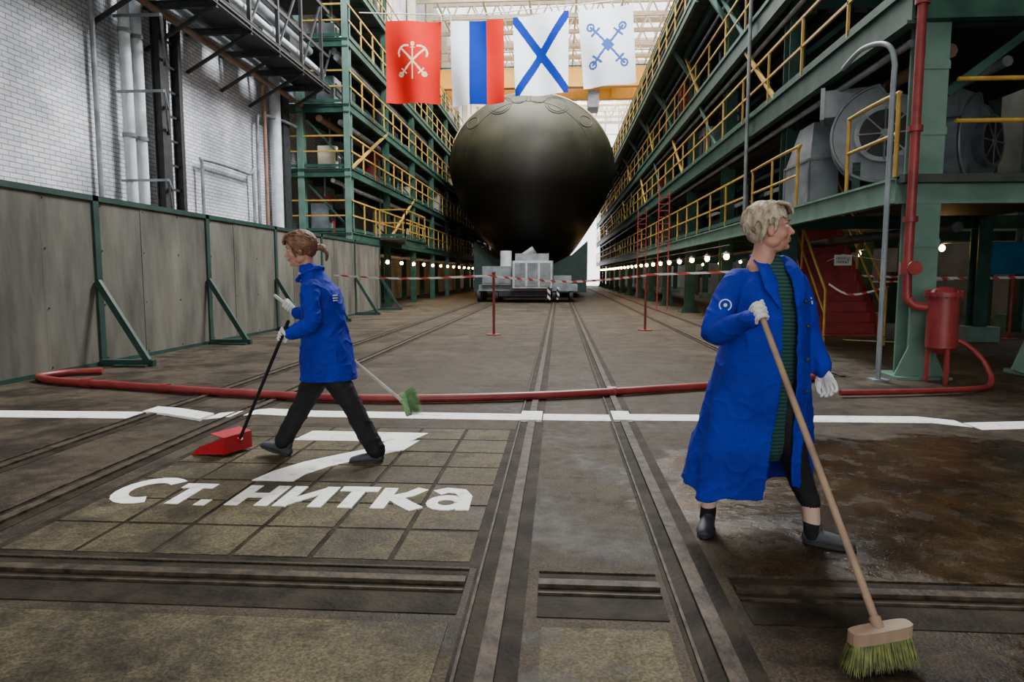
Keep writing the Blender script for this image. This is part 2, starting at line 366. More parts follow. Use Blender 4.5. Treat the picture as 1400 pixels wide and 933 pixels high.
# ---------------------------------------------------------------- fence
M['panel']=mat('weathered_panel',(.060,.056,.044),(.17,.155,.122),1.4,.75,bump=.3,bscale=8,stretch=(1,1.9,.5),lo=.3,hi=.72)
for k in range(6):
    y0=6.5+k*3.2; b=B()
    for j in range(3):
        a=y0+.06+j*1.03
        b.box(-6.84,-6.80+.006*(j%2),a,a+1.02,.06,2.42,'panel')
        for z in (.1,.9,1.7,2.36): b.tube([(-6.80,a+.06,z),(-6.788,a+.06,z)],.012,'darksteel',6)
    b.box(-6.87,-6.77,y0,y0+.06,0,2.5,'greendk'); b.box(-6.87,-6.77,y0+3.14,y0+3.2,0,2.5,'greendk')
    b.box(-6.88,-6.77,y0,y0+3.2,2.42,2.5,'greendk'); b.box(-6.88,-6.78,y0,y0+3.2,.0,.06,'greendk')
    yb=y0+3.12
    b.beam((-6.76,yb,1.25),(-6.05,yb,.08),.07,.09,'greendk'); b.beam((-6.76,yb,.05),(-5.95,yb,.05),.09,.09,'greendk')
    b.box(-6.5,-6.0,yb-.16,yb+.07,.0,.03,'greendk')
    b.obj('fence_panel')

# ---------------------------------------------------------------- left wall services
b=B()
for y in (14.0,14.42): 
    b.tube([(-8.95,y,0),(-8.95,y,11)],.11,'whitepipe',14)
    for z in (2.2,4.2,6.3,8.2): b.tube([(-8.95,y,z),(-8.95,y,z+.08)],.135,'galv',14)
b.tube([(-9.08,13.2,0),(-9.08,13.2,11)],.05,'galv'); b.obj('wall_pipe')
b=B()
for y in (15.05,15.8): b.ibeam((-8.9,y,0),(-8.9,y,7.1),.14,.2,.03,'darksteel',up=(1,0,0))
b.box(-8.95,-8.85,15.1,15.4,0,7.1,'darksteel')
for z in [i*.55 for i in range(1,13)]: b.beam((-8.9,15.05,z),(-8.9,15.8,z+.0),.03,.05,'darksteel')
for z in (3.3,5.1,6.6):
    b.beam((-8.9,15.4,z),(-8.1,13.9,z),.05,.06,'galv'); b.beam((-8.1,13.9,z),(-8.9,15.4,z-.6),.04,.04,'galv'); b.beam((-9.1,13.9,z),(-8.1,13.9,z),.05,.05,'galv')
b.obj('cable_ladder')
b=B(); b.tube(bez([(-9.0,17.0,2),(-9.0,17.0,4.0),(-9.0,17.15,4.25),(-9.0,19.6,4.25),(-9.0,19.9,4.1),(-9.0,19.9,0)],5),.045,'galv'); b.obj('wall_pipe')
b=B()
b.tube([(-8.9,21.4,0),(-8.9,21.4,9)],.17,'whitepipe',14); b.tube([(-8.9,20.6,0),(-8.9,20.6,7)],.06,'brown',10); b.box(-9.15,-8.8,21.8,22.3,0,7.2,'darksteel')
b.tube(bez([(-9.0,20.3,0),(-9.0,20.3,5.4),(-9.0,20.6,6.1),(-8.8,21.6,6.2),(-8.7,22.6,6.2)],5),.05,'galv'); b.obj('wall_pipe')
b=B()
for z,x,r,m in ((6.9,-8.5,.07,'brown'),(7.6,-8.9,.13,'galv'),(8.1,-8.6,.10,'whitepipe'),(8.6,-8.2,.14,'galv'),(7.5,-8.0,.05,'galv'),(9.3,-8.6,.2,'galv'),(7.85,-7.75,.09,'whitepipe')):
    b.tube([(x,8,z),(x,22.6,z)],r,m,12)
for y in [10,11.7,13.4,15.1,16.8,18.5,20.2,21.9]:
    b.ibeam((-9.18,y,7.25),(-7.5,y,7.25),.1,.16,.02,'darksteel'); b.beam((-9.18,y,6.3),(-7.6,y,7.2),.07,.07,'darksteel'); b.beam((-7.55,y,7.3),(-7.55,y,9.8),.09,.09,'darksteel')
    b.beam((-7.55,y,7.4),(-7.55,y+1.65,9.7),.05,.05,'darksteel')
b.ibeam((-7.55,8,7.35),(-7.55,22.6,7.35),.12,.2,.02,'darksteel'); b.beam((-7.55,8,8.4),(-7.55,22.6,8.4),.06,.08,'darksteel'); b.box(-9.18,-7.5,9,22.6,9.75,9.85,'darksteel'); b.box(-8.5,-7.5,9,22.6,7.36,7.42,'deck')
for i in range(6): b.box(-8.6,-8.0,11+i*1.9,12+i*1.9,7.45,8.0+.4*(i%2),'darksteel' if i%2 else 'grey')
b.obj('pipe_gantry')

# ---------------------------------------------------------------- railings / galleries
def railing(b,p,q,h=1.05,sp=1.5,r=.022,m='yellow',toe=True):
    p=V(p);q=V(q);n=max(1,round((q-p).length/sp)); u=V((0,0,1))
    for i in range(n+1):
        c=p.lerp(q,i/n); b.beam(c,c+u*h,r*2,r*2,m)
    for k in (h,h*.52): b.beam(p+u*k,q+u*k,r*2,r*2.2,m)
    if toe: b.beam(p+u*.08,q+u*.08,.015,.10,'green')
def gallery(xe,xw,y0,y1,levels,spacing,sg,top):
    b=B()
    for li,z in enumerate(levels):
        x0,x1=sorted((xe,xw)); b.box(x0,x1,y0,y1,z-.1,z,'deck')
        b.ibeam((xe,y0,z-.16),(xe,y1,z-.16),.1,.28,.03,'green'); b.ibeam((xe,y0,z-.16),(xw,y0,z-.16),.1,.28,.03,'green')
        railing(b,(xe,y0,z),(xe,y1,z)); railing(b,(xe,y0,z),(xw,y0,z))
        y=y0
        while y<y1:
            b.ibeam((xe,y,z-.18),(xw,y,z-.18),.08,.2,.02,'green'); y+=spacing/2
    y=y0+.1
    while y<y1:
        for x in (xe+sg*.1,(xe+xw)/2+sg*.6):
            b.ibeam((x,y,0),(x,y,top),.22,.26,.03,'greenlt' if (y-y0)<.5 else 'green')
        for z in levels[:-1]:
            b.beam((xe+sg*.1,y,z+.1),(xe+sg*1.5,y,z+1.6),.06,.06,'green')
        y+=spacing
    return b
b=gallery(-6.95,-9.15,22.8,80,[2.78,4.9,7.0,9.1,11.2],5.0,-1,12.5)
rr=random.Random(3)
for z in [2.78,4.9,7.0,9.1,11.2]:
    y=23.2
    while y<60:
        w=rr.uniform(.3,1.1);h=rr.uniform(.4,1.5);x=rr.uniform(-8.6,-7.5)
        mm=rr.choice(['grey','whitepipe','darksteel','redstair','beige','galv','darksteel','grey'])
        b.box(x-.3,x+.3,y,y+w,z+.08,z+h,mm); b.box(x-.26,x+.26,y+.05,y+w-.05,z,z+.08,'darksteel'); b.box(x-.05,x+.34,y+w*.2,y+w*.8,z+h*.4,z+h*.8,'darksteel')
        if rr.random()<.5: b.tube([(x,y+w/2,z+h),(x,y+w/2,z+2.0)],.05,'galv',8)
        y+=w+rr.uniform(.2,1.6)
for z in (2.2,4.3,4.5,6.4,6.55,8.5,8.7,10.6): 
    x=-7.2-rr.random()*1.2; b.tube([(x,22.9,z),(x,78,z)],.06+rr.random()*.06,rr.choice(['galv','whitepipe','brown']),8)
b.beam((-6.95,22.9,4.9),(-6.95,27.8,7.0),.08,.08,'yellow'); b.beam((-6.95,27.9,2.78),(-6.95,32.8,4.9),.08,.08,'yellow')
b.box(-6.9,-5.9,26.2,30.0,2.68,2.78,'deck'); railing(b,(-5.9,26.2,2.78),(-5.9,30,2.78)); railing(b,(-6.9,26.2,2.78),(-5.9,26.2,2.78)); b.ibeam((-5.9,26.2,2.6),(-5.9,30,2.6),.1,.25,.03,'green')
b.obj('steel_gallery_left')

b=B(); XE=4.3
RL=[2.6,4.85,6.95,9.2,11.6]
def deck(x0,x1,y0,y1,z): b.box(x0,x1,y0,y1,z-.1,z,'deck')
for z in RL[1:]:
    deck(XE,8.5,9.0,80,z); b.ibeam((XE,9,z-.22),(XE,80,z-.22),.14,.44,.04,'green')
    b.ibeam((XE,9.05,z-.2),(12.5,9.05,z-.2),.14,.38,.04,'green')
railing(b,(XE,9,4.85),(XE,80,4.85),1.05,2.0,.02); railing(b,(XE,9,6.95),(XE,80,6.95),1.05,2.0,.02); railing(b,(XE,22,9.2),(XE,80,9.2),1.05,2.0,.02)
deck(XE,8.5,9.0,13.4,2.6); deck(XE,5.0,13.4,16.2,2.6); deck(6.3,8.5,13.4,16.2,2.6); deck(XE,8.5,16.2,80,2.6)
b.ibeam((XE,9.2,2.42),(XE,80,2.42),.12,.32,.03,'greenlt'); b.ibeam((XE,9.2,2.42),(12.8,9.2,2.42),.14,.34,.03,'greenlt')
railing(b,(XE,16.5,2.6),(XE,80,2.6),1.05,1.8,.02)
for z0,z1 in ((2.7,4.5),(4.95,6.6),(7.05,8.9),(9.3,11.3)):
    y=15.0
    while y<78: b.box(8.3,8.36,y,y+2.4,z0,z1,'backdrop'); y+=2.6  # dark sheets added behind the decks to deepen the gallery's shade
for z in RL[1:]:
    for dxx in (.35,.8,1.3):
        b.box(XE+dxx,XE+dxx+.25,14,78,z-.62,z-.52,'darksteel')
    b.tube([(XE+.18,9.4,z-.55),(XE+.18,78,z-.55)],.05,'galv',8)
k=0; y=9.33; CX=4.68
while y<80:
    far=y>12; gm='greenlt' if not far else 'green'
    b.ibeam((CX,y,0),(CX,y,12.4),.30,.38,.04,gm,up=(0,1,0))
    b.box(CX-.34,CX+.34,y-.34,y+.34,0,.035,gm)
    for sx in (-1,1):
        b.add([(CX+sx*.15,y-.2,.03),(CX+sx*.32,y-.2,.03),(CX+sx*.15,y-.2,.42),(CX+sx*.15,y-.17,.03),(CX+sx*.32,y-.17,.03),(CX+sx*.15,y-.17,.42)],[(0,1,2),(5,4,3),(0,3,4,1),(1,4,5,2),(2,5,3,0)],gm)
    for zz in (.9,1.7,3.1,3.9): b.box(CX-.16,CX+.16,y-.205,y-.195,zz,zz+.10,gm)
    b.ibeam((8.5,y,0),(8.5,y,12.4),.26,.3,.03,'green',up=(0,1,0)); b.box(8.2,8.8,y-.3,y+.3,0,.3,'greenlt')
    if k>0: b.ibeam((XE,y,2.4),(12.8,y,2.4),.1,.26,.03,'green')
    for z in RL[1:]:
        b.ibeam((XE,y,z-.22),(8.5,y,z-.22),.12,.3,.03,'green'); b.beam((4.9,y,z-1.2),(6.2,y,z-.2),.08,.1,'green')
    b.beam((CX,y,8.0),(3.9,y,9.1),.1,.12,'greenlt')
    if k>0:
        b.beam((XE+.02,y,4.9),(XE+.02,y+2.6,6.7),.06,.08,'yellow' if k%2 else 'green')
        b.beam((XE+.02,y+2.6,7.0),(XE+.02,y+5.2,8.9),.06,.08,'yellow' if k%2==0 else 'green')
    y+=5.2;k+=1
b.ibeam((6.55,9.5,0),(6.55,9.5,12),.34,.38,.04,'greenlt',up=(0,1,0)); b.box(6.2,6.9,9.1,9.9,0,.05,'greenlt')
b.beam((6.2,9.5,.03),(6.42,9.5,.6),.06,.3,'greenlt')
b.box(3.75,4.4,20,80,9.1,9.2,'deck'); b.ibeam((3.75,20,9.0),(3.75,80,9.0),.1,.3,.03,'green'); railing(b,(3.75,20,9.2),(3.75,80,9.2),1.05,1.8,.02)
rr=random.Random(5)
for z in RL:
    y=18
    while y<62:
        w=rr.uniform(.4,1.6);h=rr.uniform(.5,1.6);x=rr.uniform(4.9,6.6); mm=rr.choice(['grey','green','darksteel','redstair','darksteel','galv','greendk'])
        b.box(x-.3,x+.4,y,y+w,z+.06,z+h,mm); b.box(x-.34,x+.2,y+w*.2,y+w*.8,z+h*.35,z+h*.8,'darksteel'); b.tube([(x,y+w/2,z+h),(x,y+w/2,z+2.1)],.05,'galv',8)
        y+=w+rr.uniform(.3,2)
for z in (2.0,4.2,4.35,6.4,8.6,11.0): 
    x=5.2+rr.random(); b.tube([(x,9.9,z),(x,78,z)],.05+rr.random()*.06,rr.choice(['galv','whitepipe','brown','darksteel']),8)
for z in (3.27,3.78): b.tube([(4.95,9.15,z),(6.35,9.15,z)],.028,'yellow')
for z in (3.27,3.78): b.tube([(6.75,9.15,z),(9.6,9.15,z)],.028,'yellow')
b.tube(bez([(4.32,9.3,2.6),(4.32,9.3,3.55),(4.32,9.4,3.66),(4.32,10.7,3.66),(4.32,10.8,3.55),(4.32,10.8,2.6)],4),.028,'yellow')
b.tube([(4.32,9.3,3.15),(4.32,10.8,3.15)],.025,'yellow')
b.tube(bez([(4.32,13.0,2.6),(4.32,13.0,3.55),(4.32,13.1,3.66),(4.32,15.8,3.66),(4.32,15.9,3.55),(4.32,15.9,2.6)],4),.028,'yellow')
b.tube([(4.32,13,3.15),(4.32,15.9,3.15)],.025,'yellow'); b.tube([(4.32,14.5,2.6),(4.32,14.5,3.66)],.025,'yellow')
b.obj('steel_gallery_right')

b=B(); b.tube(bez([(4.36,8.92,9),(4.36,8.92,3.0),(4.36,8.92,1.25),(4.4,8.9,1.02),(4.5,8.87,.95),(4.72,8.82,.95)],5),.055,'red',12)
for z in (2.0,3.1,4.6): b.tube([(4.36,8.92,z),(4.36,8.92,z+.07)],.085,'red',12)
b.tube([(4.36,8.92,1.35),(4.36,8.92,1.5)],.09,'red'); b.tube([(4.36,8.92,1.43),(4.36,8.76,1.43)],.03,'red'); b.tube([(4.36,8.76,1.43),(4.36,8.74,1.43)],.09,'red')
b.tube(bez([(4.85,8.8,.55),(5.0,8.75,.5),(5.15,8.6,.3),(5.1,8.35,.06),(4.6,8.0,.05),(3.9,7.8,.05),(3.1,7.66,.05)],6),.032,'red',10)
b.obj('red_riser_pipe')
b=B(); c=(4.74,8.78)
b.tube([(c[0],c[1],.45),(c[0],c[1],1.08)],.175,'red',24); b.tube([(c[0],c[1],1.08),(c[0],c[1],1.13)],.215,'red',24); b.tube([(c[0],c[1],1.13),(c[0],c[1],1.18),(c[0],c[1],1.2)],[.15,.12,.04],'red',24)
b.tube([(c[0],c[1],.38),(c[0],c[1],.45)],[.1,.175],'red',24)
for i in range(10):
    a=i*math.pi/5; b.tube([(c[0]+.195*math.cos(a),c[1]+.195*math.sin(a),1.06),(c[0]+.195*math.cos(a),c[1]+.195*math.sin(a),1.16)],.015,'redstair',6)
for a in (.5,2.6,4.7): b.beam((c[0]+.14*math.cos(a),c[1]+.14*math.sin(a),0),(c[0]+.14*math.cos(a),c[1]+.14*math.sin(a),.5),.04,.04,'red')
b.obj('filter_vessel')
b=B(); b.tube(bez([(4.08,8.95,.0),(4.08,8.95,3.4),(4.08,8.95,3.95),(4.03,9.1,4.2),(3.96,9.6,4.3),(3.96,10.2,4.22)],6),.032,'grey',10); b.box(3.98,4.18,8.85,9.05,0,.02,'grey'); b.obj('vent_pipe')
b=B(); b.tube(bez([(4.18,16.0,2.7),(4.18,16.0,5.8),(4.18,16.0,9)],4),.04,'galv',10); b.obj('vent_pipe')

def fan(c,R,dep,yaw):
    b=B(); Rm=Matrix.Rotation(yaw,3,'Z'); c=V(c)
    def T(x,y,z): return c+Rm@V((x,y,z))
    n=48
    prof=[(math.sin(2*math.pi*i/n)*R*(.78+.22*i/n),math.cos(2*math.pi*i/n)*R*(.78+.22*i/n)) for i in range(n)]
    vs=[T(x,-dep/2,z) for x,z in prof]+[T(x,dep/2,z) for x,z in prof]; N=len(prof)
    b.add(vs,[tuple(range(N)),tuple(range(N,2*N))[::-1]]+[(i,N+i,N+(i+1)%N,(i+1)%N) for i in range(N)],'grey')
    for yy in (-dep/2,dep/2):
        b.tube([T(x*1.02,yy,z*1.02) for x,z in prof]+[T(prof[0][0]*1.02,yy,prof[0][1]*1.02)],.025,'galv',6)
    def bx(x0,x1,y0,y1,z0,z1,m):
        b.add([T(x,y,z) for z in (z0,z1) for (x,y) in ((x0,y0),(x1,y0),(x1,y1),(x0,y1))],[(0,3,2,1),(4,5,6,7),(0,1,5,4),(1,2,6,5),(2,3,7,6),(3,0,4,7)],m)
    bx(-1.15*R,-.05*R,-dep/2+.01,dep/2-.01,.45*R,.99*R,'grey'); bx(-1.20*R,-1.12*R,-dep/2-.04,dep/2+.04,.40*R,1.04*R,'galv')
    b.tube([T(0,-dep/2+.02,0),T(0,-dep/2-.08,0),T(0,-dep/2-.2,0)],[R*.42,R*.45,R*.55],'galv',28); b.tube([T(0,-dep/2-.2,0),T(0,-dep/2-.205,0)],R*.46,'darksteel',28)
    b.tube([T(0,-dep/2-.23,0),T(0,-dep/2-.1,0)],[.06,.1],'galv',12)
    for k in range(8):
        a=k*math.pi/4; b.beam(T(0,-dep/2-.21,0),T(math.cos(a)*R*.5,-dep/2-.21,math.sin(a)*R*.5),.02,.02,'galv')
    bx(-.6*R,.6*R,-dep/2,dep/2+.75,-R*1.16,-R*1.04,'green'); bx(-.55*R,-.4*R,-dep/2,dep/2,-R*1.05,-.5*R,'green'); bx(.4*R,.55*R,-dep/2,dep/2,-R*1.05,-.6*R,'green')
    bx(-.25,.25,dep/2+.1,dep/2+.7,-R*1.04,-.2,'green'); b.tube([T(0,dep/2,0),T(0,dep/2+.75,0)],.22,'grey',20)
    for k in range(8): b.tube([T(0,dep/2+.15+k*.07,0),T(0,dep/2+.18+k*.07,0)],.24,'grey',20)
    return b
fan((5.18,11.6,3.52),.78,.6,math.radians(-22)).obj('centrifugal_fan')
fan((6.75,12.3,3.52),.78,.6,math.radians(38)).obj('centrifugal_fan')
b=B(); y0,y1=12.75,14.1
b.box(4.45,4.95,y0,y1,2.62,3.4,'grey'); b.add([(4.45,y0,3.4),(4.95,y0,3.4),(4.95,y1,3.4),(4.45,y1,3.4),(4.6,y0+.3,4.1),(4.9,y0+.3,4.1),(4.9,y1-.3,4.1),(4.6,y1-.3,4.1)],[(4,5,6,7),(0,1,5,4),(1,2,6,5),(2,3,7,6),(3,0,4,7)],'grey')
for y in (y0+.02,13.4,y1-.02): b.box(4.42,4.46,y-.02,y+.02,2.65,3.4,'galv')
b.box(4.42,4.98,y0-.02,y1+.02,3.38,3.42,'galv'); b.obj('air_duct_box')

b=B(); n=13
for i in range(n):
    z=.2*(i+1); y=13.55+i*.2; b.box(5.12,6.16,y,y+.25,z-.035,z,'redstair'); b.box(5.12,6.16,y+.23,y+.25,z-.04,z+.17 if i<n-1 else z,'redstair')
for x in (5.08,6.2):
    b.beam((x,13.5,.08),(x,16.15,2.6),.04,.24,'redstair')
    b.tube([(x,13.45,.0),(x,13.45,1.05),(x,16.1,3.55)],.025,'yellow'); b.tube([(x,13.45,.6),(x,16.1,3.1)],.02,'yellow'); b.tube([(x,14.8,1.2),(x,14.8,2.35)],.022,'yellow'); b.tube([(x,16.1,2.6),(x,16.1,3.55)],.022,'yellow')
b.obj('steel_staircase')
b=B(); b.box(5.2,5.52,13.40,13.41,1.52,1.72,'white'); b.tube([(5.08,13.42,1.6),(5.36,13.42,1.73),(6.2,13.42,1.6)],.006,'white',6); b.obj('notice_sign')
ns=bpy.data.objects['notice_sign']
sgn=text('notice_sign_text','ПРОХОД\nЗАКРЫТ',.26,.12,V((5.23,13.395,1.56))-ns.location,(math.radians(90),0,0),'darksteel')
sgn.parent=ns
b=B(); b.box(9.9,10.9,16.6,17.2,1.35,2.1,'bluebox'); b.box(9.95,10.85,16.56,16.6,1.4,2.05,'bluebox'); b.box(10.0,10.1,16.7,17.1,0,1.35,'greendk'); b.box(10.7,10.8,16.7,17.1,0,1.35,'greendk'); b.obj('electrical_cabinet')
b=B()
for y in (12,18,24,30,36,44): 
    b.ibeam((11.6,y,0),(11.6,y,9),.3,.34,.03,'greenlt',up=(0,1,0)); b.box(11.2,12,y-.4,y+.4,0,.35,'greenlt')
b.ibeam((11.6,11,3.5),(11.6,60,3.5),.2,.4,.03,'green')
rr=random.Random(21)
for i in range(14):
    y=20+i*2.6; x=rr.uniform(9.2,11.4); h=rr.uniform(.5,1.4); b.box(x-.3,x+.3,y,y+.9,0,h,rr.choice(['grey','redstair','greendk','darksteel'])); b.box(x-.2,x+.2,y+.1,y+.8,h,h+.3,'darksteel')
b.obj('rear_columns')
for (x,y) in ((4.02,27.),( 4.02,34.)):
    b=B()
    for i in range(9): b.beam((x-.2,y,2.3+i*.25),(x+.2,y,2.3+i*.25),.03,.03,'redstair')
    b.beam((x-.2,y,0),(x-.2,y,4.6),.04,.04,'redstair'); b.beam((x+.2,y,0),(x+.2,y,4.6),.04,.04,'redstair'); b.obj('access_ladder')

def lamps(name,x,y0,y1,z,step):
    b=B(); b.tube([(x,y0,z+.28),(x,y1,z+.28)],.012,'darksteel',6); y=y0+.3
    while y<y1:
        b.tube([(x,y,z+.28),(x,y,z+.12)],.01,'darksteel',6); b.tube([(x,y,z+.14),(x,y,z+.07)],[.03,.12],'darksteel',10); b.ell((x,y,z+.01),(.07,.07,.08),'bulb',seg=10,rings=8); y+=step
    b.obj(name)
lamps('lamp_string',4.12,17,70,1.78,2.2); lamps('lamp_string',-6.65,26,70,1.82,2.4)
b=B(); b.tube([(8.0,14,2.0),(8.0,40,2.0)],.012,'darksteel',6)
for y in range(15,40,4): b.ell((8.0,y,1.9),(.06,.06,.07),'bulb',seg=10,rings=8)
b.obj('lamp_string')

# ---------------------------------------------------------------- submarine
def submat():
    m=bpy.data.materials.new('submarine_rubber_coating'); m.use_nodes=True; n,L=nodes(m); p=n['Principled BSDF']
    g=n.new('ShaderNodeNewGeometry'); z=n.new('ShaderNodeTexNoise'); z.inputs['Scale'].default_value=.6; z.inputs['Detail'].default_value=8; L.new(g.outputs['Position'],z.inputs['Vector'])
    r=n.new('ShaderNodeValToRGB'); r.color_ramp.elements[0].color=(.018,.019,.011,1); r.color_ramp.elements[1].color=(.048,.047,.028,1); r.color_ramp.elements[0].position=.35; r.color_ramp.elements[1].position=.7
    L.new(z.outputs['Fac'],r.inputs['Fac'])
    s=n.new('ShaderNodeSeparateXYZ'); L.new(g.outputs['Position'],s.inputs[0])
    q=n.new('ShaderNodeMapRange'); q.inputs[1].default_value=6.0; q.inputs[2].default_value=8.2; L.new(s.outputs[2],q.inputs[0])  # lighter upper hull, near-black belly: overhead light painted into the colour
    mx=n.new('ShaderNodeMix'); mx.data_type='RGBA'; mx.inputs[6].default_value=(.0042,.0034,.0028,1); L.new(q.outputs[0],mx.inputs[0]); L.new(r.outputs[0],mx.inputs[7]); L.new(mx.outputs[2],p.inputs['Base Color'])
    c=n.new('ShaderNodeCombineXYZ'); L.new(s.outputs[0],c.inputs[0]); L.new(s.outputs[2],c.inputs[1])
    b=n.new('ShaderNodeTexBrick'); b.inputs['Scale'].default_value=1; b.inputs['Brick Width'].default_value=.8; b.inputs['Row Height'].default_value=.8; b.inputs['Mortar Size'].default_value=.012; b.offset=0
    L.new(c.outputs[0],b.inputs['Vector']); bp=n.new('ShaderNodeBump'); bp.inputs['Strength'].default_value=.2; bp.inputs['Distance'].default_value=.03; bp.invert=True; L.new(b.outputs['Fac'],bp.inputs['Height']); L.new(bp.outputs[0],p.inputs['Normal'])
    p.inputs['Roughness'].default_value=.52; p.inputs['Specular IOR Level'].default_value=.30
    return m
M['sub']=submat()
SX,SZ,SR,SY,SL=-1.66,7.5,4.95,35.2,7.5; PW=2.3
def suby(r): return SY+SL*(1-(1-min(1,(r/SR))**PW)**(1/PW))
def subr(y): 
    t=max(0,min(1,(SY+SL-y)/SL)); return SR*(1-t**PW)**(1/PW)
def shp(r,a):
    s=math.sin(a); c=math.cos(a)
    k=max(0,-s); lx=1-.26*k**1.15
    lz=1.17 if s<0 else .875
    return r*c*lx, r*s*lz
b=B(); vs=[];fs=[];seg=96;ys=[SY+SL*(1-math.cos(i/30*math.pi/2)) for i in range(31)]+[46,50,60,70,76,80]
R_=[subr(y) for y in ys[:31]]+[SR]*4+[3.6,1.2]
R_[0]=.02
for y,r in zip(ys,R_):
    for k in range(seg):
        x,z=shp(r,2*math.pi*k/seg); vs.append((SX+x,y,SZ+z))
for i in range(len(ys)-1):
    for k in range(seg): k2=(k+1)%seg; fs.append((i*seg+k,i*seg+k2,(i+1)*seg+k2,(i+1)*seg+k))
fs.append(tuple(range(seg))[::-1])
b.add(vs,fs,'sub',True)
def hull(r,a,off=.012):
    x,z=shp(r,a); return V((SX+x,suby(r)-off,SZ+z))
def ring(cx,cz,r,th=.022):
    pts=[]
    for i in range(29):
        px=cx+r*math.cos(i*math.pi/14); pz=cz+r*1.15*math.sin(i*math.pi/14); pts.append(hull(math.hypot(px,pz),math.atan2(pz,px)))
    b.tube(pts,th,'sub',6)
for cx in (-1.5,1.5): ring(cx,3.15,.62); ring(cx,3.15,.5,.014)
for cx in (-.5,.5): ring(cx,3.6,.42)
ring(-3.0,2.2,.35); ring(3.0,2.2,.35)
for a0 in (.66,.88): b.tube([hull(SR*a0,math.radians(t)) for t in range(0,181,5)],.014,'sub',6)
zt=SZ+SR*.875
b.box(SX-1.2,SX+1.2,45,76,zt-.8,zt+.1,'sub')
b.sweep([(SX,54,zt-.3),(SX,54,zt+2.0)],[(.9,3.2),(.8,2.8)],'sub',ref=(1,0,0),seg=24)
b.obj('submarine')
b=B(); b.tube([hull(SR*.945,math.radians(t),.03) for t in range(22,159,4)],.035,'beige',8); b.obj('hull_rope')

b=B()
def bx(x0,x1,y0,y1,z0,z1,m='galv'): b.box(x0,x1,y0,y1,z0,z1,m)
bx(-3.9,.9,33.2,36.5,.55,.85,'grey')
bx(-3.7,-2.3,33.0,35.0,.85,1.75,'galv'); bx(-3.6,-3.1,32.95,33.0,.95,1.6,'grey'); bx(-2.9,-2.4,32.95,33.0,.95,1.6,'galv'); bx(-2.2,-.3,32.6,34.6,.7,2.0,'whitepipe')
for x in (-2.1,-1.5,-.9): bx(x,x+.5,32.55,32.6,.8,1.9,'galv')
for x in (-2.22,-.32): bx(x,x+.04,32.5,32.6,.7,2.0,'grey')
bx(-2.1,-.5,32.9,34,2.0,2.35,'galv'); b.tube([(-2.6,33.6,1.7),(-2.6,33.6,2.5)],.28,'whitepipe',16); b.tube([(-2.0,33.4,2.0),(-1.2,33.4,2.55)],.2,'galv',14)
bx(-.25,.6,33.2,34.6,.85,1.3,'grey'); bx(-.55,-.4,32.5,32.6,.15,.75,'hazard'); bx(-.1,.02,32.9,33,.15,.75,'hazard')
for x in (-3.9,-3.04,-.24,.60):
    for y in (33.5,34.7,36): b.tube([(x-.08,y,.32),(x+.08,y,.32)],.3,'darksteel',18)
bx(-2.9,-.4,32.9,36.4,.3,.56,'darksteel')
for y in range(40,76,5):
    bx(-5,1.6,y,y+1,.3,1.0,'greendk')
    for s in (-1,1): b.add([(SX+s*1.0,y,1.0),(SX+s*3.3,y,1.0),(SX+s*3.3,y,3.3),(SX+s*2.4,y,2.5),(SX+s*1.0,y,1.8),(SX+s*1.0,y+1,1.0),(SX+s*3.3,y+1,1.0),(SX+s*3.3,y+1,3.3),(SX+s*2.4,y+1,2.5),(SX+s*1.0,y+1,1.8)],[(0,1,2,3,4),(9,8,7,6,5),(0,5,6,1),(1,6,7,2),(2,7,8,3),(3,8,9,4),(4,9,5,0)],'greendk')
    for x in (-3.9,-3.04,-.24,.60): b.tube([(x-.08,y+.5,.3),(x+.08,y+.5,.3)],.29,'darksteel',14)
b.obj('submarine_transport_cradle')

b=B()
for y in (50,53.5):
    b.box(-9.0,12.8,y,y+.6,14.6,15.9,'crane')
    for i in range(14): b.box(-9+i*1.6,-8.9+i*1.6,y-.04,y,14.6,15.9,'crane')
b.box(1.5,4.5,49.8,54.4,15.9,17.2,'crane'); railing(b,(-9,49.9,15.9),(12.8,49.9,15.9),1.1,1.6,.03)
b.box(-9.1,-8.3,49,55,14.0,14.6,'crane'); b.box(12.1,12.9,49,55,14.0,14.6,'crane'); b.box(2.0,2.8,51,53,13.4,14.6,'grey')
b.obj('overhead_crane')
b=B(); b.ibeam((-8.7,12,13.6),(-8.7,YB,13.6),.4,.6,.05,'beige'); b.ibeam((12.5,12,13.6),(12.5,YB,13.6),.4,.6,.05,'beige')
y=12.
while y<YB: b.beam((-8.9,y,12.8),(-8.9,y,21),.4,.4,'beige'); b.beam((12.7,y,9),(12.7,y,21),.4,.4,'beige'); y+=6
b.obj('crane_runway')

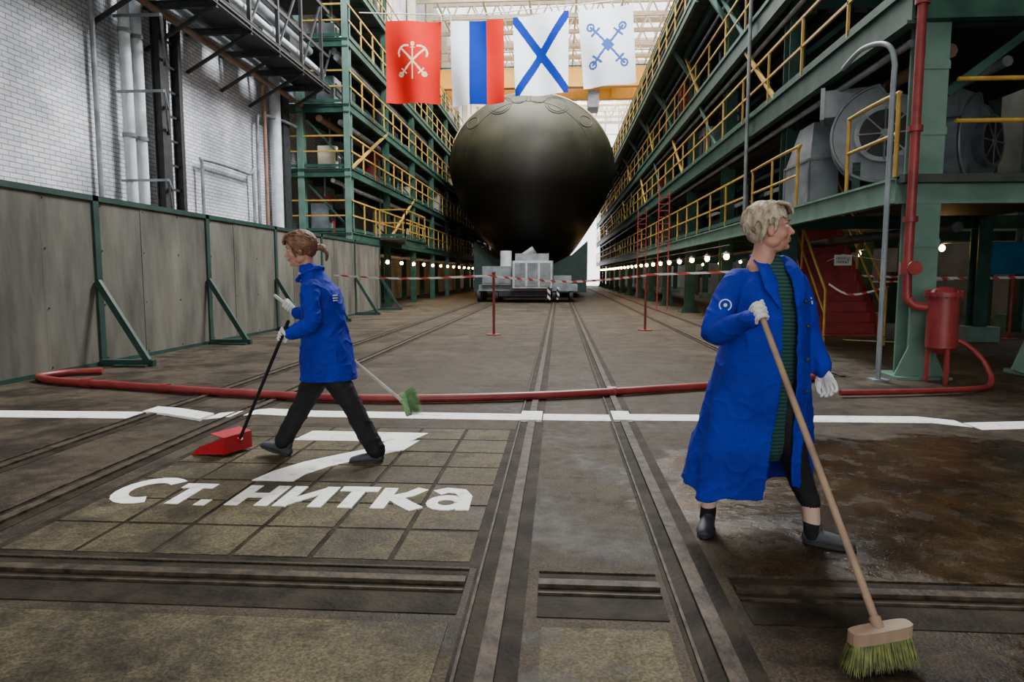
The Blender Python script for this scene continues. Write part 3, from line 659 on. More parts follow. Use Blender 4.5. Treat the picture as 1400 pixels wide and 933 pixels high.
# ---------------------------------------------------------------- flags
def seg_d(p,a,b_):
    p=V(p);a=V(a);b_=V(b_);d=b_-a;t=max(0,min(1,(p-a).dot(d)/d.length_squared));return (p-(a+d*t)).length
cl=lambda n,c: mat(n,c,tuple(x*.92 for x in c),2,.85,spec=.1)
M['f_red']=cl('flag_red',(.66,.012,.008)); M['f_cream']=cl('flag_cream',(.85,.66,.42)); M['f_white']=cl('flag_white',(.86,.88,.92)); M['f_blue']=cl('flag_blue',(.004,.025,.26)); M['f_blue2']=cl('flag_pale_blue',(.05,.11,.34))
def flag(name,c00,c10,c11,c01,fn,y,ph):
    nx,nz=90,130; b=B(); vs=[]
    for j in range(nz+1):
        for i in range(nx+1):
            u=i/nx;v=j/nz
            p=(V(c00)*(1-u)+V(c10)*u)*(1-v)+(V(c01)*(1-u)+V(c11)*u)*v
            am=.12*(1-.6*v); vs.append((p.x,y+am*math.sin(u*8+ph+v*1.5)+.05*math.sin(v*5+u*3+ph),p.y))
    g={}
    for j in range(nz):
        for i in range(nx):
            m=fn((i+.5)/nx,(j+.5)/nz); g.setdefault(m,[]).append((j*(nx+1)+i,j*(nx+1)+i+1,(j+1)*(nx+1)+i+1,(j+1)*(nx+1)+i))
    ks=list(g)
    b.v=[V(x) for x in vs]; b.mats=[M[k] for k in ks]
    for k in ks:
        for f in g[k]: b.f.append(list(f)); b.mi.append(ks.index(k)); b.sm.append(True)
    for c in (c01,c11): b.tube([(c[0],y,c[1]-.02),(c[0],y,c[1]+.22)],.012,'white',5)
    b.obj(name)
def f1(u,v):
    p=(u*1.94-.97,(v-.52)*2.75)
    def anc(sx):
        a=V((sx*-.42,.42));q=V((sx*.42,-.46)); d=seg_d(p,a,q)<.032
        dv=(a-q).normalized(); pr=V((-dv.y,dv.x))
        pts=[a+pr*(.24*math.sin(t))-dv*(.20*(1-math.cos(t))) for t in (-1.3,-.8,-.3,.3,.8,1.3)]
        for m1,m2 in zip(pts[:-1],pts[1:]): d|=seg_d(p,m1,m2)<.032
        d|=abs((V(p)-q+dv*.0).length-.07)<.022; d|=seg_d(p,q+dv*.16+pr*.12,q+dv*.16-pr*.12)<.022
        return d
    if anc(1) or anc(-1): return 'f_cream'
    if seg_d(p,(0,-.6),(0,.46))<.024 or (V(p)-V((0,.54))).length<.075 or seg_d(p,(-.07,.42),(.07,.42))<.02: return 'f_cream'
    return 'f_red'
def f2(u,v): return 'f_white' if u<.34 else ('f_blue' if u<.67 else 'f_red')
def f3(u,v):
    p=(u*1.87,v*2.67); return 'f_blue' if (seg_d(p,(0,0),(1.87,2.67))<.13 or seg_d(p,(0,2.67),(1.87,0))<.13) else 'f_white'
def f4(u,v):
    p=(u*1.85-.93,(v-.52)*2.6)
    for sx in (1,-1):
        a=V((-.55*sx,.62));q=V((.55*sx,-.62))
        if seg_d(p,a,q)<.042: return 'f_blue2'
        for c in (a,q):
            if abs((V(p)-c).length-.11)<.035: return 'f_blue2'
        for t in (.14,.86):
            c=a.lerp(q,t); pr=V((-(q-a).y,(q-a).x)).normalized()
            if seg_d(p,c-pr*.17,c+pr*.17)<.04: return 'f_blue2'
    if abs(p[0])+abs(p[1])<.24: return 'f_blue2'
    return 'f_white'
FY=24
flag('city_flag',(-6.02,7.28),(-4.15,7.22),(-4.06,9.95),(-6.0,10.0),f1,FY,0)
flag('tricolour_flag',(-3.72,7.12),(-1.9,7.2),(-1.92,9.95),(-3.74,9.95),f2,FY,2)
flag('naval_ensign_flag',(-1.52,7.38),(.27,7.5),(.27,10.2),(-1.62,10.0),f3,FY,4)
flag('shipyard_flag',(.8,7.65),(2.55,7.8),(2.40,10.35),(.58,10.15),f4,FY,1)
b=B(); b.tube(bez([(-6.9,FY,10.3),(-5,FY,10.2),(-2.8,FY,10.15),(-.6,FY,10.3),(1.5,FY,10.45),(4.3,FY,10.8)],5),.018,'white',6); b.obj('flag_rope')

# ---------------------------------------------------------------- barrier
for (x,y) in ((-1.45,15.2),(2.09,16.7)):
    b=B(); b.tube([(x,y,0),(x,y,1.36)],.03,'red',12); b.tube([(x,y,0),(x,y,.02)],.17,'red',20); b.tube([(x,y,1.36),(x,y,1.4)],.04,'red',12); b.obj('barrier_post')
def ribbon(b,pts,h=.05):
    P=bez(pts,8)
    for p,q in zip(P[:-1],P[1:]):
        b.add([p,q,q+V((0,0,h)),p+V((0,0,h))],[(0,1,2,3)],'tape')
b=B()
ribbon(b,[(-6.76,20.2,1.30),(-4.1,17.7,1.22),(-1.45,15.16,1.30)]); ribbon(b,[(-1.45,15.16,1.28),(.3,15.9,1.16),(2.09,16.66,1.30)]); ribbon(b,[(2.09,16.66,1.32),(3.2,15.6,1.36),(4.55,14.4,1.42)])
ribbon(b,[(6.3,15.1,1.3),(8.3,14.9,1.25),(11.4,14.6,1.3)]); ribbon(b,[(6.3,19.9,1.2),(9,20,1.12),(11.4,20,1.2)]); ribbon(b,[(5.1,13.36,1.15),(5.5,13.3,.95),(6.2,13.36,1.1)],.04)
b.obj('barrier_tape')
for (x,y) in ((7.4,15.06),(9.4,14.9),(6.3,20)):
    b=B(); b.tube([(x,y,0),(x,y,1.36)],.028,'red',10); b.tube([(x,y,0),(x,y,.02)],.16,'red',18); b.obj('barrier_post')

# ================================================================= PEOPLE
M['skin']=mat('skin',(.52,.27,.19),(.44,.21,.15),12,.5); M['eyew']=mat('eye_white',(.75,.72,.68),None,5,.2); M['iris']=mat('iris',(.08,.10,.12),None,5,.2)
M['shin']=mat('pale_skin',(.66,.44,.36),(.58,.37,.30),12,.5)
M['lip']=mat('lips',(.42,.13,.11),None,8,.45); M['brow']=mat('brow_hair',(.18,.11,.07),None,8,.8)
M['hair_blond']=mat('blond_grey_hair',(.24,.18,.115),(.52,.44,.32),34,.6,bump=.6,bscale=60,stretch=(1,1,.4)); M['hair_brown']=mat('auburn_hair',(.085,.034,.016),(.22,.105,.05),30,.55,bump=.6,bscale=60,stretch=(1,1,.4))
M['coat']=mat('royal_blue_cloth',(.003,.013,.27),(.004,.022,.38),5,.78,bump=.25,bscale=25,spec=.22); M['black']=mat('black_cloth',(.006,.006,.008),(.013,.013,.016),10,.8,bump=.2,spec=.3)
M['glove']=mat('white_cotton_glove',(.78,.78,.75),(.62,.62,.6),30,.9,bump=.5,bscale=120); M['shoe']=mat('dark_shoe',(.02,.025,.035),(.045,.05,.06),10,.6); M['sole']=mat('shoe_sole',(.03,.03,.03),None,5,.8)
M['wood']=mat('worn_wood',(.36,.25,.165),(.23,.15,.10),8,.6,stretch=(1,1,.2)); M['wood2']=mat('grey_pole',(.50,.47,.42),(.38,.36,.32),8,.55); M['dpan']=mat('red_plastic',(.48,.012,.022),(.38,.008,.016),3,.35); M['bristle']=mat('green_bristle',(.20,.22,.05),(.07,.09,.03),30,.7); M['bristle2']=mat('bright_green_bristle',(.20,.38,.15),(.10,.24,.09),30,.6)

def head(par,C,yaw,tilt,pitch,hairmat,style):
    C=V(C); Rm=Matrix.Rotation(yaw,3,'Z')@Matrix.Rotation(pitch,3,'X')@Matrix.Rotation(tilt,3,'Y')
    T=lambda x,y,z: C+Rm@V((x,y,z))
    b=B()
    E=lambda c,r: b.ell(T(*c),r,'skin',Rm)
    E((0,-.015,.028),(.073,.092,.082)); E((0,.022,-.028),(.059,.063,.078)); E((0,.036,-.078),(.043,.046,.034))
    for s in (-1,1):
        E((s*.034,.052,-.03),(.025,.024,.028)); E((s*.045,.0,-.065),(.024,.04,.032)); E((s*.074,-.008,-.012),(.009,.018,.031)); E((s*.011,.089,-.034),(.009,.011,.008)); E((s*.03,.068,.022),(.02,.014,.007))
    E((0,.062,.045),(.05,.022,.03))
    b.sweep([T(0,.078,.014),T(0,.092,-.01),T(0,.103,-.028)],[.008,.0095,.012],'skin',sub=3,seg=10)
    E((0,.079,-.052),(.026,.014,.012)); E((0,.084,-.060),(.021,.011,.006)); E((0,.082,-.070),(.018,.011,.007)); E((0,.073,-.098),(.018,.016,.015)); E((0,.03,-.10),(.035,.035,.022))
    b.sweep([T(0,-.02,-.05),T(0,-.03,-.12),C+V((0,0,-.20))+Rm@V((0,-.045,0))],[.054,.054,.064],'skin',sub=4)
    fuse(b,'head',M['skin'],.0036,3,par)
    b=B()
    for s in (-1,1):
        b.ell(T(s*.030,.0715,.004),(.0125,.0105,.0095),'eyew',Rm,14,10); b.ell(T(s*.030,.0795,.004),(.0056,.0035,.0056),'iris',Rm,12,8)
        b.sweep([T(s*.017,.0775,.012),T(s*.030,.084,.0145),T(s*.043,.0735,.010)],[.0025,.003,.002],'skin',sub=3,seg=8)
        b.sweep([T(s*.014,.0850,.026),T(s*.030,.0855,.031),T(s*.047,.0720,.026)],[.003,.0035,.002],'brow',sub=3,seg=8)
    b.sweep([T(-.024,.083,-.061),T(-.008,.0945,-.058),T(0,.094,-.0592),T(.008,.0945,-.058),T(.024,.083,-.061)],[(.002,.002),(.003,.004),(.003,.003),(.003,.004),(.002,.002)],'lip',sub=3,seg=8)
    b.sweep([T(-.021,.082,-.064),T(0,.0935,-.069),T(.021,.082,-.064)],[.002,.0045,.002],'lip',sub=4,seg=8)
    b.obj('face_features',par)
    b=B(); rnd=random.Random(11)
    b.ell(T(0,-.03,.043),(.081,.092,.083),'skin',Rm); b.ell(T(0,-.06,.0),(.072,.062,.075),'skin',Rm)
    def surf(th,ph,k=1.0):
        c=V((0,-.022,.03)); r=V((.088,.108,.098))*k
        return c+V((r.x*math.sin(th)*math.sin(ph),r.y*math.sin(th)*math.cos(ph),r.z*math.cos(th)))
    NL=330 if style=='short' else 170
    for i in range(NL):
        ph=rnd.uniform(-math.pi,math.pi)
        th0=rnd.uniform(.05,1.6)
        if style=='short':
            ln=rnd.uniform(.4,.7); mx=(1.0 if abs(ph)<.75 else (1.45 if abs(ph)<1.5 else 2.25))
            pts=[];rd=[]; sw=rnd.uniform(-.45,.25); lift=rnd.uniform(0,.09)
            for k in range(5):
                th=th0+ln*k/4
                if th>mx: break
                pts.append(T(*surf(th,ph+sw*k/4,1+lift*math.sin(k/4*math.pi*.75)+.01*rnd.random()))); rd.append(.0062*(1-.6*k/4))
        else:
            s0=surf(th0,ph); pts=[];rd=[]
            if s0.y>.06 and s0.z<.07: continue
            tgt=V((0,-.13,-.03))
            for k in range(5):
                q=s0.lerp(tgt,k/4*.95); c=V((0,-.022,.03)); d=(q-c)
                rr_=1/math.sqrt((d.x/.086)**2+(d.y/.106)**2+(d.z/.098)**2+1e-6); q=c+d*rr_*(1+.035*rnd.random())
                pts.append(T(*q)); rd.append(.0070)
        if len(pts)>=2: b.sweep(pts,rd,'skin',sub=2,seg=8)
    if style=='short':
        for s in (-1,1):
            b.sweep([T(s*.078,.02,.05),T(s*.082,.015,.01),T(s*.078,.008,-.02)],[.014,.011,.005],'skin',sub=3,seg=8)
            b.sweep([T(s*.076,-.04,.0),T(s*.074,-.05,-.04),T(s*.06,-.055,-.075)],[.016,.014,.006],'skin',sub=3,seg=8)
        for i in range(12):
            x=-.06+i*.0115; b.sweep([T(x,.03,.118),T(x+.010,.072,.104),T(x+.018,.088,.078),T(x+.022,.088,.060)],[.009,.009,.007,.003],'skin',sub=3,seg=8)
    else:
        b.sweep([T(0,-.09,.0),T(0,-.135,-.01)],[(.036,.036),(.022,.022)],'skin',sub=4,seg=12)
        for i in range(14):
            a=i*2*math.pi/14; ox=.016*math.cos(a); oz=.014*math.sin(a)
            b.sweep([T(ox*.6,-.13,-.01+oz*.6),T(ox*1.6,-.165,-.022+oz*1.5),T(ox*1.8,-.182,-.06+oz),T(ox*1.3+.005,-.168,-.105-.012*math.sin(i*2.1))],[.008,.010,.009,.003],'skin',sub=4,seg=8)
        for s in (-1,1):
            b.sweep([T(s*.03,.07,.085),T(s*.07,.045,.05),T(s*.083,.015,.0),T(s*.078,-.02,-.04)],[.013,.016,.016,.009],'skin',sub=3,seg=8)
            b.sweep([T(s*.07,.03,.04),T(s*.084,.03,-.01),T(s*.078,.022,-.05)],[.010,.010,.004],'skin',sub=3,seg=8)
        for i in range(10):
            x=-.05+i*.011; b.sweep([T(x*.6,.01,.122),T(x,.06,.108),T(x*1.2,.088,.07),T(x*1.3,.089,.046)],[.010,.012,.010,.004],'skin',sub=3,seg=8)
    fuse(b,'hair',M[hairmat],.0033,1,par,disp=lambda p,n:.0025*noise.noise(p*45)+.002*noise.noise(p*130))

def grip(name,par,P,axis,W,rp,thumb_up=1,flip=1):
    P=V(P);a=V(axis).normalized();W=V(W); d=W-P; d-=a*d.dot(a); d.normalize(); e=a.cross(d)*flip
    b=B(); offs=(-.036,-.012,.012,.036); rr_=(.0095,.0108,.0112,.0105)
    cir=lambda o,th,R:P+a*o+(d*math.cos(th)+e*math.sin(th))*R
    for o,r in zip(offs,rr_):
        o2=o*thumb_up; R=rp+r*.95
        b.sweep([cir(o2,math.radians(t),R+(.012 if t<40 else 0)) for t in (10,75,140,200,255)],[r*1.15,r*1.1,r,r*.95,r*.85],'glove',sub=4,seg=10)
        b.sweep([W.lerp(P,.25)+a*o2*.6,cir(o2,math.radians(0),R+.012)],[.016,r*1.25],'glove',sub=4,seg=10)
    b.sweep([W,W.lerp(P,.55)],[(.026,.028),(.033,.018)],'glove',ref=a,sub=4)
    to=.05*thumb_up
    b.sweep([W.lerp(P,.3)+a*to*.4-e*.01,cir(to*.75,math.radians(-50),rp+.022),cir(to,math.radians(-100),rp+.012),cir(to*1.05,math.radians(-165),rp+.010)],[.016,.0145,.012,.0095],'glove',sub=4,seg=10)
    fuse(b,name,M['glove'],.0032,2,par,disp=lambda p,n:.0012*noise.noise(p*80))
def relaxed(name,par,W,dirv,nrm):
    W=V(W);d=V(dirv).normalized();n=V(nrm);n=(n-d*n.dot(d)).normalized();l=d.cross(n)
    b=B(); b.sweep([W-d*.03,W,W+d*.045,W+d*.085],[(.027,.024),(.028,.02),(.040,.017),(.040,.014)],'glove',ref=l)
    for i,(o,L_,r) in enumerate(((-.032,.058,.0095),(-.011,.070,.0105),(.011,.074,.011),(.032,.066,.0105))):
        base=W+d*.082+l*o; q=base; pts=[base-d*.01]; ang=math.radians(24+i*3)
        for f in (.45,.3,.25):
            dd=(d*math.cos(ang)+n*math.sin(ang)+l*o*1.2).normalized(); q=q+dd*L_*f; pts.append(q); ang+=math.radians(30)
        b.sweep(pts,[r*1.05,r,r*.93,r*.82],'glove',sub=3,seg=10)
    b.sweep([W+d*.02+l*.022,W+d*.05+l*.046+n*.012,W+d*.08+l*.052+n*.025,W+d*.10+l*.048+n*.035],[.016,.0145,.012,.009],'glove',sub=3,seg=10)
    fuse(b,name,M['glove'],.0032,2,par,disp=lambda p,n_:.0012*noise.noise(p*80))
def shoe(name,par,heel,dirv,lift=0,h=.09,L_=.235):
    H=V(heel);d=V(dirv);d.z=0;d.normalize();d=(d+V((0,0,lift))).normalized();l=V((0,0,1)).cross(d).normalized();u=d.cross(l)
    b=B(); S=lambda x,z:H+d*x+u*z
    b.sweep([S(0.02,.035),S(.07,.038),S(.13,.034),S(.18,.028),S(L_-.02,.022)],[(.032,.036),(.034,.040),(.040,.034),(.044,.028),(.034,.022)],'shoe',ref=l)
    b.sweep([S(.045,.03),S(.045,h)],[(.036,.042),(.036,.042)],'shoe',ref=l)
    fuse(b,name,M['shoe'],.005,3,par,zmin=.004)
    b=B(); pts=[]
    for i in range(28):
        a=2*math.pi*i/28; x=L_/2+math.cos(a)*L_*.52; w=(.038 if math.cos(a)<0 else .046)*math.sin(a); pts.append(S(x,0)+l*w)
    vs=[p-u*.004+V((0,0,.005)) for p in pts]+[p+u*.014+V((0,0,.005)) for p in pts]
    b.add(vs,[tuple(range(28))[::-1],tuple(range(28,56))]+[(i,(i+1)%28,28+(i+1)%28,28+i) for i in range(28)],'sole'); b.obj(name+'_sole',par)
def folds(amp=.006,sz=7,zs=.45):
    def f(p,n):
        q=V((p.x,p.y,p.z*zs))*sz
        q2=V((p.x+p.z*.6,p.y,p.z*1.1-p.x*.5))*sz*1.5
        r1=(1-min(1,abs(noise.noise(q+V((9,4,1))))*2.6))**2; r2=(1-min(1,abs(noise.noise(q2+V((2,7,5))))*3))**2
        return amp*(noise.noise(q+V((3,1,2)))*1.1+r1*.9+r2*.6-.5)
    return f

# ---- woman with long coat (right)
O=V((1.04,3.5,0)); W2=empty('woman_sweeping',O)
def G(x,y,z): return O+V((x,y,z))
F=V((.26,-.965,0)).normalized(); Lt=V((.965,.26,0)).normalized()
head(W2,G(.0,-.01,1.58),math.radians(-97),math.radians(3),math.radians(3),'hair_blond','short')
b=B()
b.sweep([G(.0,.01,.52),G(0,.01,.8),G(0,.01,.95),G(0,.01,1.1),G(.01,.01,1.25),G(.01,.01,1.36),G(.01,.015,1.405)],[(.17,.13),(.185,.145),(.175,.145),(.175,.15),(.17,.13),(.12,.085),(.07,.06)],'dress',ref=Lt,seg=28)
fuse(b,'striped_dress',M['dress'],.009,2,W2,disp=folds(.004))
b=B(); nz=70; na=120
keys=[(.27,-.065,.04,.325,.25,17),(.45,-.055,.035,.305,.238,15),(.65,-.035,.025,.275,.222,13),(.85,-.015,.015,.245,.205,12),(1.0,-.003,.01,.222,.190,11),(1.12,0,.005,.212,.182,12),(1.22,0,.01,.200,.165,15),(1.29,.0,.012,.178,.135,19),(1.345,.0,.016,.140,.105,24),(1.385,.005,.02,.10,.085,30),(1.415,.01,.022,.076,.074,34),(1.445,.01,.024,.072,.072,36)]
ZT=1.445
def kint(z):
    for i in range(len(keys)-1):
        if z<=keys[i+1][0]: 
            t=(z-keys[i][0])/(keys[i+1][0]-keys[i][0]); t=max(0,t); return [keys[i][j]*(1-t)+keys[i+1][j]*t for j in range(6)]
    return list(keys[-1])
po=[];pi=[]
for j in range(nz+1):
    z=.27+(ZT-.27)*j/nz; _,cx,cy,a_,b_,gp=kint(z)
    for i in range(na+1):
        g0=math.radians(gp); phc=math.radians(8); ph=g0+(2*math.pi-2*g0)*i/na+phc
        amp=max(0,(1.05-z))*.12+.004
        wv=math.sin(ph*6+1.3+z*1.0); f=1+amp*((abs(wv)**.7*(1 if wv>0 else -1))*.6+math.sin(ph*11+z*2+1)*.3)
        hem=(.03*math.sin(ph*2+.5)+.012*math.sin(ph*7))*(max(0,.6-z)/.3) if z<.6 else 0
        dx=Lt*math.sin(ph)*a_*f+F*math.cos(ph)*b_*f
        p=G(cx,cy,z+hem)+dx; po.append(p); pi.append(p-dx.normalized()*.013)
n1=len(po);fs=[];W_=na+1
for j in range(nz):
    for i in range(na):
        q=j*W_+i; fs.append((q,q+1,q+W_+1,q+W_)); fs.append((n1+q+W_,n1+q+W_+1,n1+q+1,n1+q))
for i in range(na): fs.append((i+1,i,n1+i,n1+i+1)); q=nz*W_+i; fs.append((q,q+1,n1+q+1,n1+q))
for j in range(nz): q=j*W_; fs.append((q,q+W_,n1+q+W_,n1+q)); q+=na; fs.append((q+W_,q,n1+q,n1+q+W_))
b.add(po+pi,fs,'coat',True)
shR=G(-.155,-.015,1.305); elR=G(-.285,-.13,1.07); wrR=G(-.155,-.275,1.145)
shL=G(.150,.045,1.290); elL=G(.222,.06,1.05); wrL=G(.275,.0,.885)
b.sweep([shR+V((.06,.01,.02)),shR,shR.lerp(elR,.5)+V((-.01,0,0)),elR,elR.lerp(wrR,.5),wrR],[.055,.069,.066,.061,.055,.050],'coat',sub=5)
b.sweep([shL+V((-.06,-.01,.02)),shL,shL.lerp(elL,.5)+V((.008,0,0)),elL,elL.lerp(wrL,.5),wrL],[.055,.069,.066,.058,.056,.054],'coat',sub=5)
for s in (-1,1):
    b.sweep([G(.01,.05,1.435)+Lt*s*.03-F*.035,G(.01,.02,1.435)+Lt*s*.075+F*.0,G(.01,.0,1.37)+Lt*s*.075+F*.085,G(.01,.0,1.29)+Lt*s*.075+F*.135,G(.01,.0,1.19)+Lt*s*.045+F*.175],[(.018,.009),(.03,.010),(.040,.009),(.040,.008),(.008,.007)],'coat',ref=Lt,sub=6)
fuse(b,'long_work_coat',M['coat'],.006,2,W2,disp=folds(.0085,6.5))
def coatpt(z,ph,off=.012):
    _,cx,cy,a_,b_,gp=kint(z); ph=math.radians(ph); dx=Lt*math.sin(ph)*a_+F*math.cos(ph)*b_; return G(cx,cy,z)+dx+dx.normalized()*off
b=B()
for z in (.62,.78,.94,1.10,1.22):
    q=coatpt(z,32,.016); b.ell(q,(.009,.006,.009),'darksteel',seg=10,rings=6)
b.obj('coat_buttons',W2)
b=B()
def patch(z0,z1,p0,p1,off,m,n=5):
    vs=[];fs=[]
    for j in range(2):
        for i in range(n+1): vs.append(coatpt((z0,z1)[j],p0+(p1-p0)*i/n,off))
    for i in range(n): fs.append((i,i+1,n+1+i+1,n+1+i))
    b.add(vs,fs,m)
patch(1.205,1.222,44,60,.024,'white'); patch(1.230,1.238,47,57,.024,'white')
b.obj('chest_mark',W2)
b=B(); q=shR.lerp(elR,.45)+V((-.01,0,0)); dn=(V((-.2,-1,0.05))).normalized()
b.tube([q+dn*.050,q+dn*.082],.030,'white',20); b.tube([q+dn*.081,q+dn*.0835],.024,'coat',20); b.tube([q+dn*.083,q+dn*.0845],.009,'white',12); b.obj('sleeve_patch',W2)
b=B()
kR=G(-.16,.02,.46); aR=G(-.225,.12,.22); kL=G(.14,-.05,.46); aL=G(.225,-.075,.21)
b.sweep([G(-.085,.02,.86),G(-.11,.01,.7),kR,G(-.19,.08,.30),aR],[.10,.092,.066,.060,.048],'black')
b.sweep([G(.075,.01,.86),G(.10,-.02,.7),kL,G(.19,-.05,.30),aL],[.10,.092,.066,.060,.048],'black')
fuse(b,'leggings',M['black'],.008,3,W2,disp=folds(.003))
b=B(); b.sweep([aR,G(-.232,.125,.10)],[.044,.038],'shin'); b.sweep([aL,G(.238,-.08,.10)],[.044,.038],'shin'); b.obj('shins',W2)
b=B(); b.sweep([G(-.230,.125,.105),G(-.235,.13,.05)],[.041,.04],'black'); b.sweep([G(.235,-.08,.10),G(.24,-.08,.05)],[.041,.04],'black'); b.obj('socks',W2)
shoe('shoe_right',W2,G(-.215,.17,0),V((-.35,-1,0))); shoe('shoe_left',W2,G(.205,-.06,0),V((1,-.45,0)))
btop=G(-.125,-.27,1.215); bbot=V((1.10,2.30,.135)); ax=(bbot-btop).normalized(); Pg=btop+ax*.05
grip('glove_right',W2,Pg,-ax,wrR+ (Pg-wrR)*.05,.0135,1,1)
relaxed('glove_left',W2,wrL+V((.004,-.01,-.012)),V((.45,-.25,-1)),V((-.6,-.5,-.1)))
def ax_of(t,b_): return (V(b_)-V(t)).normalized()
def broom(name,top,bot,dirx,w,bl,m,polem,blockm,nb=420,r=.0125,hang=None,seed=1):
    b=B(); top=V(top);bot=V(bot); b.sweep([top,top.lerp(bot,.5),bot],[r*.95,r,r],polem,sub=4,seg=14)
    dx=V(dirx).normalized(); dn=V(hang).normalized() if hang else V((0,0,-1)); dy=dn.cross(dx).normalized(); rn=random.Random(seed)
    c=bot; vs=[]
    for k in (-.02,.022):
        for i in range(20):
            a=2*math.pi*i/20; ex=abs(math.cos(a))**.5*(1 if math.cos(a)>=0 else -1); ey=abs(math.sin(a))**.5*(1 if math.sin(a)>=0 else -1)
            vs.append(c+dx*ex*w/2+dy*ey*.032+dn*k)
    b.add(vs,[tuple(range(20)),tuple(range(20,40))[::-1]]+[(i,20+i,20+(i+1)%20,(i+1)%20) for i in range(20)],blockm)
    b.tube([c-ax_of(top,bot)*.05,c],.02,blockm,12)
    for i in range(nb):
        u=rn.uniform(-1,1);v=rn.uniform(-1,1); p=c+dx*u*w*.47+dy*v*.026+dn*.015; q=c+dx*(u*w*.60+rn.uniform(-.012,.012))+dy*(v*.055+rn.uniform(-.01,.01))+dn*(.02+bl*rn.uniform(.88,1))
        mid=p.lerp(q,.5)+dx*rn.uniform(-.006,.006)
        s=V((.0022,0,0));t=V((0,.0022,0)); b.add([p-s,p+s,p+t*1.7,mid-s,mid+s,mid+t*1.7,q],[(0,1,4,3),(1,2,5,4),(2,0,3,5),(3,4,6),(4,5,6),(5,3,6)],m)
    return b.obj(name)
broom('push_broom',btop,bbot,(1,.18,0.12),.22,.105,'bristle','wood','wood',nb=750,r=.014,seed=2)

# ---- woman walking left
O=V((-1.72,4.8,0)); W1=empty('woman_walking',O)
head(W1,G(-.13,0,1.53),math.radians(100),math.radians(-2),math.radians(-10),'hair_brown','tied')
b=B()
b.sweep([G(.06,0,.60),G(.055,0,.72),G(.05,0,.84),G(.04,0,.97),G(.03,0,1.10),G(.005,0,1.21),G(-.02,0,1.29),G(-.06,0,1.365)],[(.215,.20),(.21,.19),(.205,.178),(.178,.155),(.175,.155),(.17,.138),(.135,.10),(.07,.07)],'coat',ref=(0,1,0),seg=28,sub=6)
s1=G(-.005,-.150,1.255);e1=G(.045,-.24,1.02);w1=G(-.11,-.245,.945)
s2=G(-.02,.150,1.255);e2=G(-.06,.25,1.04);w2=G(-.245,.235,1.06)
b.sweep([s1+V((0,.06,.02)),s1,s1.lerp(e1,.5),e1,e1.lerp(w1,.5),w1],[.055,.068,.066,.060,.054,.048],'coat')
b.sweep([s2-V((0,.06,-.02)),s2,s2.lerp(e2,.5),e2,e2.lerp(w2,.5),w2],[.055,.068,.066,.060,.054,.048],'coat')
b.sweep([G(-.01,-.06,1.385),G(.02,0,1.40),G(-.01,.06,1.385),G(-.09,.075,1.35),G(-.13,.03,1.31)],[(.012,.024)]*5,'coat',ref=(0,0,1))
b.sweep([G(-.01,-.06,1.385),G(-.09,-.075,1.35),G(-.13,-.03,1.31)],[(.012,.024)]*3,'coat',ref=(0,0,1))
fuse(b,'work_jacket',M['coat'],.006,2,W1,disp=folds(.011,6.5),zmin=.60)
b=B()
for z,wd in ((1.205,.05),(1.185,.06),(1.168,.04)):
    b.beam(G(.152,-.10-wd/2,z),G(.160,-.10+wd/2,z),.012,.007,'white')
b.obj('back_mark',W1)
b=B()
b.sweep([G(.04,0,.72),G(.03,0,.86)],[(.15,.12),(.15,.12)],'black',ref=(0,1,0))
b.sweep([G(.05,-.075,.80),G(.13,-.08,.62),G(.25,-.08,.42),G(.33,-.07,.26),G(.415,-.065,.10)],[.098,.095,.075,.068,.068],'black')
b.sweep([G(.03,.075,.80),G(-.05,.08,.62),G(-.155,.08,.42),G(-.24,.06,.26),G(-.315,.05,.12)],[.098,.095,.075,.068,.068],'black')
fuse(b,'trousers',M['black'],.008,3,W1,disp=folds(.007,8))
shoe('shoe_left',W1,G(.46,-.06,.0),V((-1,-.12,0)),0); shoe('shoe_right',W1,G(-.27,.05,.0),V((-1,.05,0)),.32)
dt=V((-1.84,4.53,1.03)); db=V((-2.40,4.90,.10)); dax=(db-dt).normalized(); Pd=dt+dax*.12
grip('glove_left',W1,Pd,-dax,w1,.012,1,1)
b=B(); b.sweep([dt,dt.lerp(db,.5),db],[.012,.012,.012],'black',seg=12)
Rz=Matrix.Rotation(math.radians(160),3,'Z'); cD=V((-2.52,4.93,0))
def DT(x,y,z): return cD+Rz@V((x,y,z))
def dbox(x0,x1,y0,y1,z0,z1): b.add([DT(x,y,z) for z in (z0,z1) for x,y in ((x0,y0),(x1,y0),(x1,y1),(x0,y1))],[(0,3,2,1),(4,5,6,7),(0,1,5,4),(1,2,6,5),(2,3,7,6),(3,0,4,7)],'dpan')
vs=[DT(.17,-.16,.004),DT(.17,.16,.004),DT(-.12,.13,.03),DT(-.12,-.13,.03),DT(.17,-.16,.010),DT(.17,.16,.010),DT(-.12,.13,.036),DT(-.12,-.13,.036)]
b.add(vs,[(0,3,2,1),(4,5,6,7),(0,1,5,4),(1,2,6,5),(2,3,7,6),(3,0,4,7)],'dpan')
for s in (-1,1):
    vs=[DT(.17,s*.16,.005),DT(-.12,s*.13,.03),DT(-.12,s*.13,.15),DT(.10,s*.152,.07),DT(.17,s*.166,.005),DT(-.12,s*.137,.03),DT(-.12,s*.137,.15),DT(.10,s*.158,.07)]
    b.add(vs,[(0,1,2,3),(7,6,5,4),(0,4,5,1),(1,5,6,2),(2,6,7,3),(3,7,4,0)],'dpan')
dbox(-.13,-.12,-.135,.135,.028,.155)
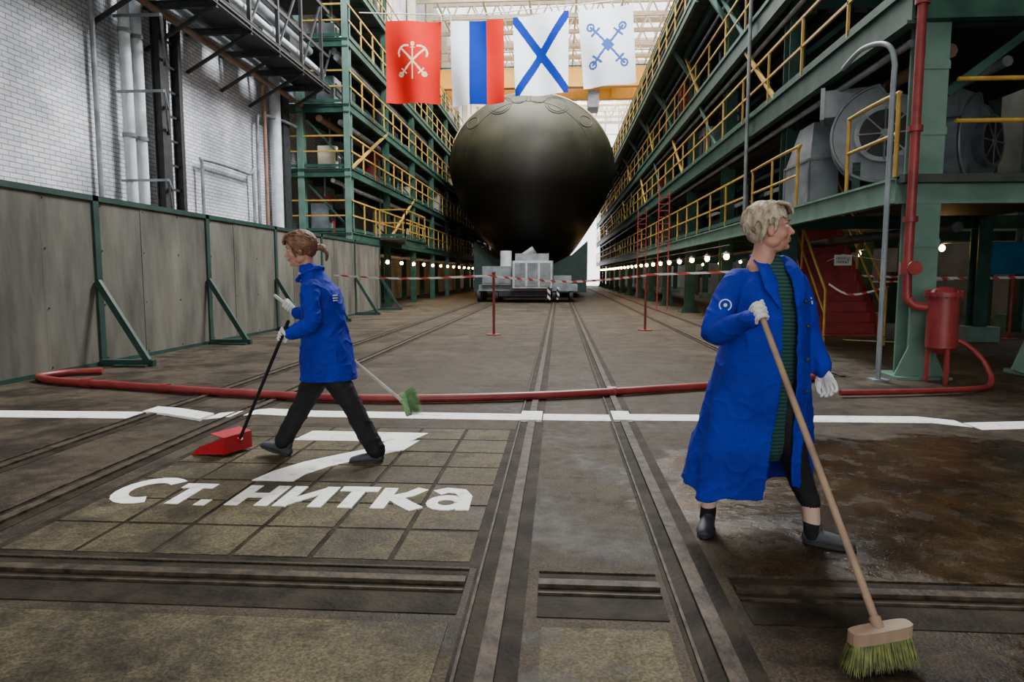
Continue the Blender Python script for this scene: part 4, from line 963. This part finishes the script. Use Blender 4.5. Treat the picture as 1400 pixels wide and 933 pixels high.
vs=[DT(-.125,-.135,.15),DT(-.125,.135,.15),DT(-.0,.14,.17),DT(-.0,-.14,.17),DT(-.125,-.135,.156),DT(-.125,.135,.156),DT(-.0,.14,.176),DT(-.0,-.14,.176)]
b.add(vs,[(0,3,2,1),(4,5,6,7),(0,1,5,4),(1,2,6,5),(2,3,7,6),(3,0,4,7)],'dpan')
b.tube([db-dax*.03,db+dax*.02],.02,'dpan',12)
b.obj('dustpan')
bt=V((-2.13,5.01,1.19)); bb=V((-1.20,5.25,.33)); bax=(bb-bt).normalized(); Pb=bt+bax*.13
grip('glove_right',W1,Pb,-bax,w2,.012,1,-1)
broom('hand_broom',bt,bb,(.25,-.35,-.62),.20,.10,'bristle2','wood2','bristle2',nb=500,r=.013,hang=(.75,.1,.25),seed=5)

# ---------------------------------------------------------------- lights, world, camera
w=bpy.data.worlds.new('World'); scene.world=w; w.use_nodes=True; bg=w.node_tree.nodes['Background']; bg.inputs[0].default_value=(.97,.97,.97,1); bg.inputs[1].default_value=3.6
def area(name,loc,tgt,sx,sy,e,c):
    l=bpy.data.lights.new(name,'AREA'); l.shape='RECTANGLE'; l.size=sx;l.size_y=sy;l.energy=e;l.color=c
    o=bpy.data.objects.new(name,l); COL.objects.link(o); o.location=loc; o.rotation_euler=(V(tgt)-V(loc)).to_track_quat('-Z','Y').to_euler(); return o
area('fill_light_left_wall',(2,18,17),(-9.2,18.5,5.5),4,6,7500,(.92,.96,1))  # unseen lamp added under the closed roof to brighten the brick wall
area('skylight_hall',(-1.5,36,19.5),(-1.5,37,0),9,14,6000,(1,.95,.84))
area('skylight_far',(0,66,18),(0,72,8),12,14,9000,(1,.93,.80))
area('fill_light_front',(-1,0,14),(0,4.5,0),5,5,620,(1,.93,.82))  # soft overhead fill added for the women and near floor, no roof opening
cam=bpy.data.cameras.new('camera'); co=bpy.data.objects.new('camera',cam); COL.objects.link(co); co.location=(0,0,1.35); co.rotation_euler=(math.radians(84.43),0,math.radians(3.92)); cam.lens=24; cam.sensor_width=36; cam.clip_end=300; scene.camera=co
